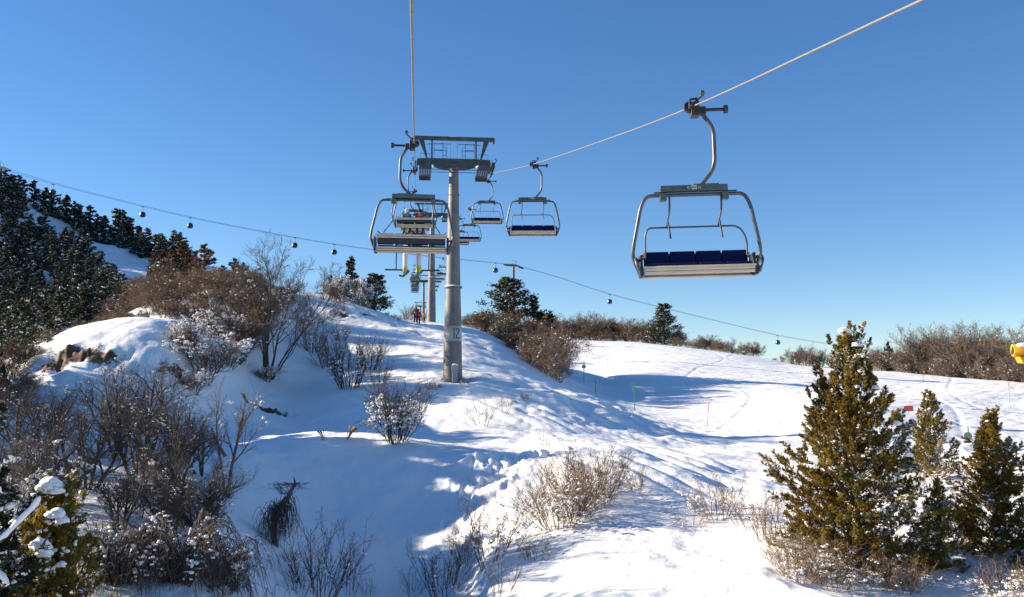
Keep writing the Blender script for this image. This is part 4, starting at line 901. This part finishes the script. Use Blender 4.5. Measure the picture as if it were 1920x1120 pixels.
C_teal = cloth('teal fabric', (.02, .14, .17)); C_yel = cloth('yellow fabric', (.55, .40, .03)); C_blk = cloth('black fabric', (.012, .012, .014)); C_navy = cloth('navy fabric', (.02, .03, .09))
M_yel = mat('yellow ski plastic', (.50, .46, .02), .4); M_boot = mat('dark boot shell', (.05, .05, .055), .4); M_grn = mat('green ski base', (.03, .09, .03), .4)
def person(joints, jacket, trousers, hat, hatm, shoes, label, loc, rz, skis=None, hair=None, group=None, sc=1.0):
    """joints: dict name -> (x,y,z); the front of the figure is -Y"""
    J = joints; r = empty('person', loc, rz, label, 'person', group); r.scale = (sc, sc, sc)
    order = ['pelvis', 'chest', 'neck', 'head', 'crown', 'shL', 'elL', 'haL', 'shR', 'elR', 'haR', 'hipL', 'knL', 'anL', 'toL', 'hipR', 'knR', 'anR', 'toR', 'fiL', 'fiR']
    rad = [.13, .135, .055, .085, .075, .065, .045, .033, .065, .045, .033, .085, .058, .042, .04, .085, .058, .042, .04, .022, .022]
    J['fiL'] = tuple(Vector(J['haL']) + (Vector(J['haL']) - Vector(J['elL'])).normalized() * .10); J['fiR'] = tuple(Vector(J['haR']) + (Vector(J['haR']) - Vector(J['elR'])).normalized() * .10)
    idx = {n_: i for i, n_ in enumerate(order)}
    ed = [('pelvis', 'chest'), ('chest', 'neck'), ('neck', 'head'), ('head', 'crown'), ('chest', 'shL'), ('shL', 'elL'), ('elL', 'haL'), ('chest', 'shR'), ('shR', 'elR'), ('elR', 'haR'), ('pelvis', 'hipL'), ('hipL', 'knL'), ('knL', 'anL'), ('anL', 'toL'), ('pelvis', 'hipR'), ('hipR', 'knR'), ('knR', 'anR'), ('anR', 'toR'), ('haL', 'fiL'), ('haR', 'fiR')]
    skin_mesh('body', [J[n_] for n_ in order], [(idx[a], idx[b]) for a, b in ed], rad, skin_m, r)
    jo = ['pelvis', 'chest', 'neck', 'shL', 'elL', 'haL', 'shR', 'elR', 'haR']; ji = {n_: i for i, n_ in enumerate(jo)}
    je = [('pelvis', 'chest'), ('chest', 'neck'), ('chest', 'shL'), ('shL', 'elL'), ('elL', 'haL'), ('chest', 'shR'), ('shR', 'elR'), ('elR', 'haR')]
    skin_mesh('jacket', [J[n_] for n_ in jo], [(ji[a], ji[b]) for a, b in je], [.17, .19, .08, .09, .072, .055, .09, .072, .055], jacket, r)
    to = ['pelvis', 'hipL', 'knL', 'anL', 'hipR', 'knR', 'anR']; ti = {n_: i for i, n_ in enumerate(to)}
    te = [('pelvis', 'hipL'), ('hipL', 'knL'), ('knL', 'anL'), ('pelvis', 'hipR'), ('hipR', 'knR'), ('knR', 'anR')]
    skin_mesh('trousers', [J[n_] for n_ in to], [(ti[a], ti[b]) for a, b in te], [.155, .115, .088, .082, .115, .088, .082], trousers, r)
    h = Vector(J['head'])
    m = MB(); m.blob(h + Vector((0, .012, .055)), .125, (1, 1.12, 1)); m.build(hat, hatm, r, True)
    m = MB(); m.tube([h + Vector((-.08, -.115, .02)), h + Vector((0, -.135, .02)), h + Vector((.08, -.115, .02))], .032, 8); m.build('goggles', C_blk, r, True)
    for s_ in ('L', 'R'):
        a = Vector(J['an' + s_]); t = Vector(J['to' + s_]); d = (t - a)
        m = MB(); m.tube([a + Vector((0, 0, .10)), a, a.lerp(t, .5) + Vector((0, 0, -.02)), t], [.075, .078, .06, .05], 8); bt_ = m.build('boot', shoes, r, True)
        if skis:
            f = Vector((d.x, d.y, 0)).normalized(); L = skis[0]; base = Vector((a.x, a.y, min(a.z, t.z) - .09)) + f * .08
            pts = [base - f * (.45 * L) + Vector((0, 0, .03)), base - f * .3 * L, base, base + f * .35 * L, base + f * .48 * L + Vector((0, 0, .03)), base + f * .55 * L + Vector((0, 0, .10))]
            if len(skis) > 2: q = Matrix.Rotation(skis[2], 3, Vector((f.y, -f.x, 0))); pts = [base + q @ (p_ - base) for p_ in pts]
            m = MB(); sd = Vector((f.y, -f.x, 0)) * .05; n0 = len(m.v)
            vs = []
            for p_ in pts: vs += [p_ - sd, p_ + sd, p_ + sd + Vector((0, 0, .02)), p_ - sd + Vector((0, 0, .02))]
            fs = [(3, 2, 1, 0)] + [(4 * i + j, 4 * i + (j + 1) % 4, 4 * i + 4 + (j + 1) % 4, 4 * i + 4 + j) for i in range(len(pts) - 1) for j in range(4)] + [tuple(4 * (len(pts) - 1) + j for j in range(4))]
            m._add(vs, fs); m.build('ski', skis[1], r)
    for s_ in ('L', 'R'):
        a = Vector(J['ha' + s_]); t = Vector(J['fi' + s_]); m = MB(); m.tube([a - (t - a) * .3, a, t], [.05, .05, .035], 8); m.tube([a, a + Vector((.045 if s_ == 'R' else -.045, 0, -.03))], [.02, .016], 6); m.build('glove', C_blk, r, True)
    return r
def seated(sc=1.0, lean=.05, spread=.17, toe=.10, hd=0):
    """sitting on a seat whose top is at z=0, back towards +Y"""
    return dict(pelvis=(0, .02, .13), chest=(0, .06 - lean, .42), neck=(0, .04 - lean * 1.6, .58), head=(hd, .0 - lean * 2, .70), crown=(hd, .0 - lean * 2, .80),
        shL=(.19, .05 - lean, .50), elL=(.25, -.10, .26), haL=(.16, -.33, .22), shR=(-.19, .05 - lean, .50), elR=(-.25, -.10, .26), haR=(-.16, -.33, .22),
        hipL=(.10, -.02, .09), knL=(spread, -.46, .07), anL=(spread + .01, -.50, -.40), toL=(spread + toe, -.66, -.46), hipR=(-.10, -.02, .09), knR=(-spread, -.46, .07), anR=(-spread - .01, -.50, -.40), toR=(-spread - toe, -.66, -.46))
def ride(Y, x, *a, **k):
    """seat someone on the chair at distance Y, x metres from its middle"""
    c = Vector((LX(Y, 0), Y, spl(Y))); yaw = D2R(4) + math.pi; R = Matrix.Rotation(yaw, 3, 'Z'); p = c + R @ Vector((x, .02, -3.15)); return person(k.pop('J'), *a, p, yaw, **k)
HUNCH = dict(pelvis=(0, .0, .13), chest=(0, -.26, .27), neck=(0, -.38, .30), head=(0, -.48, .32), crown=(0, -.56, .34), shL=(.18, -.30, .28), elL=(.26, -.42, .10), haL=(.2, -.55, .12), shR=(-.18, -.30, .28), elR=(-.26, -.42, .10), haR=(-.2, -.55, .12),
    hipL=(.10, -.02, .09), knL=(.23, -.46, .05), anL=(.23, -.46, -.66), toL=(.28, -.62, -.74), hipR=(-.10, -.02, .09), knR=(-.18, -.46, .05), anR=(-.18, -.46, -.64), toR=(-.12, -.62, -.72))
ride(26.5, .02, C_red, C_white, 'helmet', C_dark, M_yel, 'skier in white trousers and yellow boots sitting bent forward on the nearest chair', J=HUNCH, skis=(.95, M_grn, -.1), sc=1.0)
ride(50, .45, C_teal, C_dark, 'helmet', C_white, M_boot, 'rider with a white helmet on the second chair', J=seated(), skis=(1.6, C_dark))
ride(50, -.30, C_red, C_dark, 'helmet', C_blk, M_boot, 'rider in a red jacket and black helmet on the second chair', J=seated(), skis=(1.6, C_dark))
pa = ride(73.5, .4, C_dark, C_dark, 'helmet', C_brown, M_boot, 'dark clad rider on the third chair, left one', J=seated(), skis=(1.6, C_dark))
pb = ride(73.5, -.4, C_navy, C_dark, 'helmet', C_dark, M_boot, 'dark clad rider on the third chair, right one', J=seated(), skis=(1.6, C_dark))
for i, Y in enumerate((97, 120, 198, 221, 244, 262)):
    for j, x in enumerate((-.75, -.25, .25, .75)):
        if Y < 150 and j in (0, 3): continue
        q = copy_tree(pa if (i + j) % 2 else pb); c = Vector((LX(Y, 0), Y, spl(Y))); yaw = D2R(5) + math.pi
        q.location = c + Matrix.Rotation(yaw, 3, 'Z') @ Vector((x, .02, -3.15)); q.rotation_euler = (0, 0, yaw); q['label'] = 'tiny dark rider on one of the distant chairs of the left rope'; q['group'] = 'riders on the distant chairs'
# two people on the ridge
STAND = dict(pelvis=(0, 0, .95), chest=(0, .02, 1.28), neck=(0, .0, 1.48), head=(0, -.02, 1.60), crown=(0, -.02, 1.70), shL=(.19, .02, 1.40), elL=(.28, .05, 1.12), haL=(.33, .0, .88), shR=(-.19, .02, 1.40), elR=(-.29, .02, 1.14), haR=(-.36, -.08, .92),
    hipL=(.10, 0, .90), knL=(.12, -.03, .50), anL=(.12, .03, .10), toL=(.14, -.12, .05), hipR=(-.10, 0, .90), knR=(-.12, -.03, .50), anR=(-.12, .03, .10), toR=(-.14, -.12, .05))
p = on(784, 101.5); person(dict(STAND), C_red, C_dark, 'hat', C_brown, C_blk, 'person in a red jacket walking away over the ridge crest below the chairs', p, math.pi + .2)
p = on(778.5, 106); person(dict(STAND), C_brown, C_dark, 'hat', C_yel, C_blk, 'person in a brown coat and yellow hat standing just behind the red jacket', p, math.pi - .3, sc=1.15)
p = on(795, 108); person(dict(STAND), C_yel, C_brown, 'hood', C_brown, C_blk, 'small person in a tan coat at the foot of the second pylon', p, .4, sc=.72)

# ---- pylons
def digit_two(m, o, s):
    return m
def tower(name, X, Y, ztop_beam, zbase, rt, rb, label, detail=True, band=True):
    r = empty(name, (X, Y, zbase), LYAW, label, 'pylon', 'pylons of the chairlift'); H = ztop_beam - 1.45 - zbase      # tube height
    n = 28 if detail else 12
    prof = lambda t: rb + (rt - rb) * t
    tF = .43
    m = MB(); ks = [0, .1, .2, .3, tF, .55, .7, .85, 1.0]; m.tube([(0, 0, -1.2)] + [(0, 0, H * t) for t in ks], [rb] + [prof(t) * (1.0 if t >= tF else 1.03) for t in ks], n); m.build('mast', pole_m, r, True)
    rF = prof(tF)
    m = MB(); m.tube([(0, 0, H * tF - .05), (0, 0, H * tF + .05)], rF * 1.25, n); fl = m.build('flange', pole_m, r, True)
    m = MB(); m.tube([(0, 0, H * tF + .052), (0, 0, H * tF + .12)], [rF * 1.2, rF * 1.08], n); m.build('snow', snowclump, fl, True)
    m = MB(); m.tube([(0, 0, -.06), (0, 0, .10)], rb * 1.28, n); m.tube([(math.cos(a) * rb * 1.15, math.sin(a) * rb * 1.15, .1) for a in (0, .01)], .03, 6)
    for i in range(16): a = i * math.pi / 8; m.tube([(math.cos(a) * rb * 1.15, math.sin(a) * rb * 1.15, .1), (math.cos(a) * rb * 1.15, math.sin(a) * rb * 1.15, .2)], .028, 6)
    m.build('base_flange', galv, r, True)
    for t in ((.86,) if detail else ()):
        m = MB()
        for i in range(12): a = i * math.pi / 6 + .2; q = prof(t) + .01; m.tube([(math.cos(a) * q, math.sin(a) * q, H * t), (math.cos(a) * (q + .04), math.sin(a) * (q + .04), H * t)], .03, 6)
        m.build('bolts', dark_m, r, True)
    if band:
        z0, z1 = 2.78, 3.85; ra = prof(z0 / H) * 1.03 + .012; rb_ = prof(z1 / H) * 1.03 + .012
        m = MB(); m.tube([(0, 0, z0), (0, 0, z1)], [ra, rb_], n); bd = m.build('painted_band', mat('chipped white band paint', (.50, .48, .44), .7, scale=2.6, col2=(.26, .25, .24)), r, True)
        m = MB()
        def stroke(pts):
            for (u0, w0), (u1, w1) in zip(pts[:-1], pts[1:]):
                k = 3
                for i in range(k):
                    a0 = (u0 + (u1 - u0) * i / k, w0 + (w1 - w0) * i / k); a1 = (u0 + (u1 - u0) * (i + 1) / k, w0 + (w1 - w0) * (i + 1) / k)
                    P3 = []
                    for u, w in (a0, a1):
                        rr = ra + .004; th = -math.pi / 2 + u / rr; P3.append((math.cos(th) * rr, math.sin(th) * rr, z0 + w))
                    m.tube(P3, .038, 5)
        stroke([(-.02, .80), (.06, .90), (.06, .22)])
        stroke([(.22, .74), (.28, .88), (.40, .90), (.45, .76), (.40, .60), (.24, .38), (.20, .24), (.46, .24)])
        m.build('number', mat('worn dark lettering', (.11, .11, .12), .7), bd, True)
        m = MB(); m.box((.12, -rb * 1.0 - .14, .52), (.38, .26, 1.1)); cb = m.build('cable_box', mat('pale grey box', (.30, .33, .34), .6), r, False, .02)
        m = MB(); m.box((.12, -rb * 1.0 - .15, .95), (.46, .32, .30)); m.build('hood', mat('grey hood', (.38, .38, .38), .6), cb, False, .03)
        m = MB(); m.blob((.13, -rb * 1.0 - .15, 1.13), .21, (1.1, .8, .5)); m.build('snow', snowclump, cb, True)
    # ladder up the far right side
    m = MB()
    x0, x1 = rb + .12, rt + .14
    if detail:
        for s_ in (-.2, .2): m.tube([(s_, x0, .5), (s_, x1, H - .2)], .02, 6)
        for i in range(int(H / .3) - 3): t = (i + 2) * .3 / H; m.tube([(-.2, x0 + (x1 - x0) * t, t * H), (.2, x0 + (x1 - x0) * t, t * H)], .014, 5)
        m.build('ladder', rail_m, r, True)
    # head
    T = H  # local z of tube top
    m = MB(); m.prism([(-2.6, T + .12), (-2.0, T + .06), (-.75, T - .30), (.75, T - .30), (2.0, T + .06), (2.6, T + .12), (2.6, T + .42), (1.5, T + .46), (-1.5, T + .46), (-2.6, T + .42)], -.24, .24); ca = m.build('crossarm', beam_m, r, False, .01)
    m = MB(); m.tube([(0, 0, T - .36), (0, 0, T - .22), (0, 0, T - .10)], [.36, .50, .40], 18); m.build('head_flange', galv, r, True)
    m = MB(); m.box((0, 0, T + 1.96), (5.85, .26, .26)); gb = m.build('gantry_beam', beam_m, r, False, .01)
    m = MB(); m.box((2.86, 0, T + 1.75), (.10, .20, .16)); m.build('end_hook', beam_m, gb)
    m = MB(); m.blob((.15, 0, T + 2.10), .3, (1.3, .4, .18)); m.blob((-.1, 0, T + 2.10), .2, (1.3, .5, .22)); m.build('snow', snowclump, gb, True)
    for sx in (-1, 1):
        m = MB(); m.prism([(sx * 2.52, T + 1.82), (sx * 2.13, T + 1.82), (sx * 1.87, T + .44), (sx * 1.97, T + .44)], -.10, .10); m.build('gantry_leg', beam_m, r)
        m = MB(); m.box((sx * 1.58, .0, T + .98), (.11, .16, 1.68)); m.build('gantry_post', beam_m, r)
        m = MB(); m.tube([(sx * .24, .3, T + .45), (sx * .24, .3, T + 1.82)], .012, 5)
        m.tube([(sx * .26, .3, T + 1.66), (sx * 1.95, .3, T + 1.62)], .022, 5)
        a, b = sx * .80, sx * 1.44; u = T + .45
        m.tube([(a, -.3, u), (a, -.3, T + 1.52), (b, -.3, T + 1.52), (b, -.3, u)], .024, 5, False); m.tube([(a, -.3, T + 1.02), (b, -.3, T + 1.02)], .038, 5)
        a2 = sx * .56
        m.tube([(a2, -.3, u), (a2, -.3, T + 1.24), (a, -.3, T + 1.24)], .022, 5, False)
        for zz in (.66, 1.0): m.tube([(a2, -.3, T + zz), (a, -.3, T + zz)], .02, 5)
        m.tube([(sx * 1.72, -.3, T + .42), (sx * 1.72, -.3, T + .76), (sx * 2.42, -.3, T + .76), (sx * 2.42, -.3, T + .42)], .02, 5, False)
        m.build('railing', rail_m, r, True)
        # catwalk under the rope, running along the line
        m = MB()
        for i in range(5): m.box((sx * 2.05 + (i - 2) * .16, 0, T - .52), (.13, 3.4, .03))
        m.box((sx * 2.05, -1.72, T - .52), (.84, .05, .42)); m.box((sx * 2.05, 1.72, T - .52), (.84, .05, .42)); m.box((sx * 2.05 + .42, 0, T - .48), (.03, 3.4, .10)); m.box((sx * 2.05 - .42, 0, T - .48), (.03, 3.4, .10))
        for yy in (-1, 1): m.tube([(sx * 1.75, yy * .9, T + .1), (sx * 1.75, yy * .9, T - .5)], .025, 6)
        cw = m.build('catwalk', beam_m, r)
        m = MB(); m.blob((sx * 1.72, -1.1, T - .36), .26, (1.1, 1.2, .5)); m.build('snow', snowclump, cw, True)
        # sheave train
        m = MB(); m.box((sx * 2.62, 0, T - .02), (.05, 3.0, .16)); m.box((sx * 2.62, -.8, T - .16), (.07, 1.3, .10)); m.box((sx * 2.62, .8, T - .16), (.07, 1.3, .10)); m.box((sx * 2.5, 0, T + .12), (.3, .3, .22))
        sv = m.build('sheave_train', galv, r, False, .01)
        for k_ in range(6):
            m = MB(); yy = -1.3 + k_ * .52; m.tube([(sx * 2.75 - .07, yy, T - .23), (sx * 2.75 - .05, yy, T - .23), (sx * 2.75, yy, T - .23), (sx * 2.75 + .05, yy, T - .23), (sx * 2.75 + .07, yy, T - .23)], [.22, .22, .18, .22, .22], 16); m.build('sheave', dark_m, sv, True)
        m = MB(); m.tube([(sx * 2.85, -1.4, T - .1), (sx * 2.95, -1.45, T + .10), (sx * 2.8, -1.45, T + .22)], .03, 6); m.build('rope_guide', dark_m, sv, True)
    m = MB(); 
    for zz in (-.42, -.62): m.tube([(-1.7, -.5, T + zz), (1.7, -.5, T + zz)], .022, 6)
    m.build('tie_rods', rail_m, r, True)
    m = MB(); m.tube([(-.12, -.4, T - .55), (-.28, -.5, T - .32)], .10, 8); m.build('lamp_housing', mat('pale beige housing', (.5, .42, .3), .5), r, True)
    return r
mid = lambda Y: DX * Y + CL + GA / 2
tower('pylon', mid(62.3), 62.3, 17.0, gz(mid(62.3), 62.3) - .05, .32, .67, 'nearest tall grey pylon with a white painted band and snow on its flange')
tower('pylon', mid(143.7), 143.7, 28.95, gz(mid(143.7), 143.7) - .2, .34, .72, 'second pylon behind the ridge crest, left of the near one', True, False)
tower('pylon', mid(278), 278, 33.6, gz(mid(278), 278) - .2, .30, .5, 'third distant pylon between the left rope riders and the second pylon', False, False)
tower('pylon', mid(430), 430, 39.0, gz(mid(430), 430) - .2, .30, .5, 'farthest low pylon just above the people on the ridge', False, False)

# ------------------------------------------------------------------ the gondola line behind
GP = [(-60,296,300),(0,316,300),(100,346,303),(268,388,309),(357,409,313),(500,437,320),(627,459,326),(700,469,330),(800,481,335),(870,488,338),(963,497,344),(1050,521,350),(1143,553,358),(1300,592,368),(1458,630,380),(1540,644,386),(1700,668,398),(1900,690,410)]
def gpt(px):
    a = np.array(GP, float); return at(px, float(np.interp(px, a[:, 0], a[:, 1])), float(np.interp(px, a[:, 0], a[:, 2])))
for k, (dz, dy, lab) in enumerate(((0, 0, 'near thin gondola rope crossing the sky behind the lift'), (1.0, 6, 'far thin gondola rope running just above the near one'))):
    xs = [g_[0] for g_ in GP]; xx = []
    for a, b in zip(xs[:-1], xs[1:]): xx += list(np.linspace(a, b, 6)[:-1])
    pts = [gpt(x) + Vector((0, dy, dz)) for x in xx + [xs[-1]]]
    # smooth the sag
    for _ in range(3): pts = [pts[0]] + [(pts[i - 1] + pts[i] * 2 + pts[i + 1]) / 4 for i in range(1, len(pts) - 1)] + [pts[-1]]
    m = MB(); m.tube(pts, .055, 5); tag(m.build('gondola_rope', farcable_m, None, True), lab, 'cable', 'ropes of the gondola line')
glass_m = mat('tinted cabin glass', (.012, .018, .03), .3, spec=.4); cab_m = mat('cabin shell', (.03, .045, .07), .6, .1); silver_m = mat('silver cabin trim', (.14, .15, .16), .6, .1)
def gondola():
    r = empty('gondola_cabin'); 
    zs = [-1.9, -2.05, -2.5, -3.1, -3.6, -3.85, -3.95]; w = [.45, .78, 1.0, 1.12, 1.0, .8, .5]
    def ring(z0, z1, nm, m_, grow_=1.0):
        m = MB(); P_ = [(z, wi) for z, wi in zip(zs, w) if z1 <= z <= z0]; m.tube([(0, 0, z) for z, wi in P_], [wi * grow_ for z, wi in P_], 14); o = m.build(nm, m_, r, True); return o
    ring(-1.9, -2.5, 'roof', cab_m); ring(-2.5, -3.1, 'windows', glass_m); ring(-3.1, -3.95, 'body', cab_m)
    m = MB(); m.tube([(0, 0, -3.18), (0, 0, -3.24)], 1.12, 14); m.tube([(0, 0, -2.46), (0, 0, -2.52)], 1.03, 14); m.build('trim', silver_m, r, True)
    m = MB(); m.tube(arc([(0, 0, .05), (.18, 0, -.3), (.18, 0, -1.3), (0, 0, -1.95)], .2, 3), .07, 6); m.build('hanger', cab_m, r, True)
    m = MB(); m.box((0, 0, .02), (1.1, .3, .22)); m.build('grip', dark_m, r); m = MB(); m.box((.75, 0, -3.2), (.08, .9, .9)); m.build('ski_rack', silver_m, r); return r
gd = gondola()
for px, lab in ((100, 'gondola cabin farthest left, over the mountain trees'), (268, 'gondola cabin above the pines, second from the left'), (357, 'gondola cabin third from the left'), (553, 'gondola cabin seen through the big bare tree'), (627, 'gondola cabin just right of the big bare tree'),
                (929, 'gondola cabin left of the gondola pylon'), (1143, 'gondola cabin above the skyline scrub, mid right'), (1458, 'rightmost gondola cabin, low beside the big juniper')):
    p = gpt(px); put(gd, p, .95, -.2, lab, 'gondola', 'gondola cabins on the far rope')
def gtower(px, row0, Y, zg, label):
    p = at(px, row0, Y); r = empty('gondola_pylon', (p.x, p.y, p.z), -.25, label, 'pylon', 'pylons of the gondola line')
    m = MB(); m.tube([(0, 0, -zg), (0, 0, -.3)], [.75, .45], 12); m.build('mast', beam_m, r, True)
    m = MB(); m.prism([(-3.6, .75), (-3.4, .2), (-1.2, -.35), (1.2, -.5), (3.4, -1.15), (3.6, -.85), (1.6, .15), (0, .55), (-1.2, .6)], -.35, .35); m.build('crossarm', beam_m, r)
    for sx in (-1, 1):
        m = MB(); m.box((sx * 3.2, 0, .35 - (sx + 1) * .68), (1.6, .5, .45), Matrix.Rotation(D2R(14), 3, 'Y')); m.box((sx * 3.0, 0, .1 - (sx + 1) * .66), (2.0, .3, .3), Matrix.Rotation(D2R(14), 3, 'Y')); m.build('sheave_train', dark_m, r)
    m = MB(); m.tube([(-.4, 0, .5), (-.4, 0, 2.2), (.9, 0, 1.4), (.9, 0, .3)], .10, 6, False); m.build('service_frame', beam_m, r, True)
    return r
gtower(963, 498, 344, 30, 'grey gondola pylon above the broad conifer on the ridge')
gtower(2, 315, 300, 14, 'gondola pylon head above the trees at the top left edge')

# ------------------------------------------------------------------ piste furniture
green_m = mat('green pole paint', (.02, .20, .05), .5); grey_m = mat('grey disc', (.33, .37, .37), .6, scale=6, col2=(.28, .33, .31)); red_m = mat('orange red plastic', (.75, .08, .03), .5); thin_m = mat('thin grey pole', (.25, .27, .25), .6)
def piste_pole(px, py, top, disc, m_, label, tipm=None, lean=0, group='piste marker poles'):
    p = hit(px, py); h = (py - top) * p.y / F; r = empty('piste_pole', p, 0, label, 'marker pole', group); r.rotation_euler = (0, lean, 0)
    w = .034 if disc else .026
    m = MB(); m.tube([(0, 0, -.3), (0, 0, h)], w, 8); m.build('pole', m_, r, True)
    if disc:
        m = MB(); m.tube([(0, .05, disc[0] * h), (0, .09, disc[0] * h)], disc[1], 24); m.build('disc', grey_m, r, True)
    if tipm:
        m = MB(); m.tube([(0, 0, h), (0, 0, h + .06)], w * 1.6, 8); m.tube([(0, 0, h * .80), (0, 0, h * .99)], w * 1.35, 8); m.build('tip', tipm, r, True)
    return r
piste_pole(1190, 771, 717, (.74, .17), green_m, 'green marker pole with a grey disc in the shaded edge of the piste')
piste_pole(1095, 718, 681, (.80, .23), thin_m, 'grey marker pole with a disc high on the left of the piste')
piste_pole(1117, 738, 708, None, thin_m, 'thin bare marker pole between the two disc poles'); piste_pole(1074, 702, 683, None, thin_m, 'short thin marker pole beside the ridge scrub')
piste_pole(1326, 800, 757, None, thin_m, 'thin leaning marker pole with an orange tip', red_m, .09)
piste_pole(1893, 756, 718, None, thin_m, 'thin marker pole with a red tip near the right edge', red_m)
piste_pole(1732, 716, 692, None, thin_m, 'thin marker pole with a red tip under the right skyline thicket', red_m)
p = on(1807, 57); h = (720 - 800) / F * 57 - p.z; r = empty('piste_pole', p, 0, 'bright green marker pole with a big grey disc beside the pointed juniper', 'marker pole', 'piste marker poles')
m = MB(); m.tube([(0, 0, -.3), (0, 0, h)], .036, 8); m.build('pole', green_m, r, True); m = MB(); m.tube([(0, .05, h - .58), (0, .09, h - .58)], .27, 28); m.build('disc', grey_m, r, True)
# orange panel
p = on(1698, 70); zt = (720 - 761) / F * 70; r = empty('warning_panel', p, 0, 'small orange rectangular panel on a post beside the big juniper', 'sign')
m = MB(); m.box((0, 0, zt - p.z - .19), (.74, .03, .42)); m.build('panel', red_m, r, False, .01); m = MB(); m.tube([(0, .04, -.3), (0, .04, zt - p.z)], .025, 8); m.build('post', thin_m, r, True)
# snow gun at the right edge
Ys = 50; p = at(1925, 664, Ys); xg = p.x; zg = gz(xg + .2, Ys); r = empty('snow_gun', (xg + .2, Ys, zg), 0, 'yellow snow gun with snow on top, cut off by the right picture edge', 'snow gun')
yel_m = mat('snow gun yellow', (.80, .38, .01), .4, scale=4, col2=(.70, .32, .01)); hz_ = p.z - zg
m = MB(); m.tube([(.35, .1, -.3), (.35, .1, hz_ - .35)], .09, 10); m.build('mast', galv, r, True)
m = MB(); m.tube([(-.85, .25, hz_ + .22), (-.80, .24, hz_ + .22), (-.3, .1, hz_ + .16), (.8, -.2, hz_ + .04)], [.34, .36, .30, .28], 20); m.build('barrel', yel_m, r, True)
m = MB(); m.tube([(-.30, .09, hz_ + .165), (.10, -.03, hz_ + .12)], .335, 20); m.build('nozzle_ring', dark_m, r, True)
m = MB(); m.tube([(-.872, .257, hz_ + .222), (-.853, .251, hz_ + .22)], .26, 20); m.build('fan_grille', dark_m, r, True)
m = MB(); m.prism([(-.78, hz_ - .16), (-.60, hz_ - .52), (.5, hz_ - .56), (.62, hz_ - .14)], -.3, .25); m.build('base_cowl', yel_m, r, False, .04)
m = MB(); m.blob((-.35, -.1, hz_ + .50), .38, (1.25, .6, .38)); m.blob((.25, 0, hz_ + .42), .36, (1.2, .6, .4)); m.build('snow', snowclump, r, True)
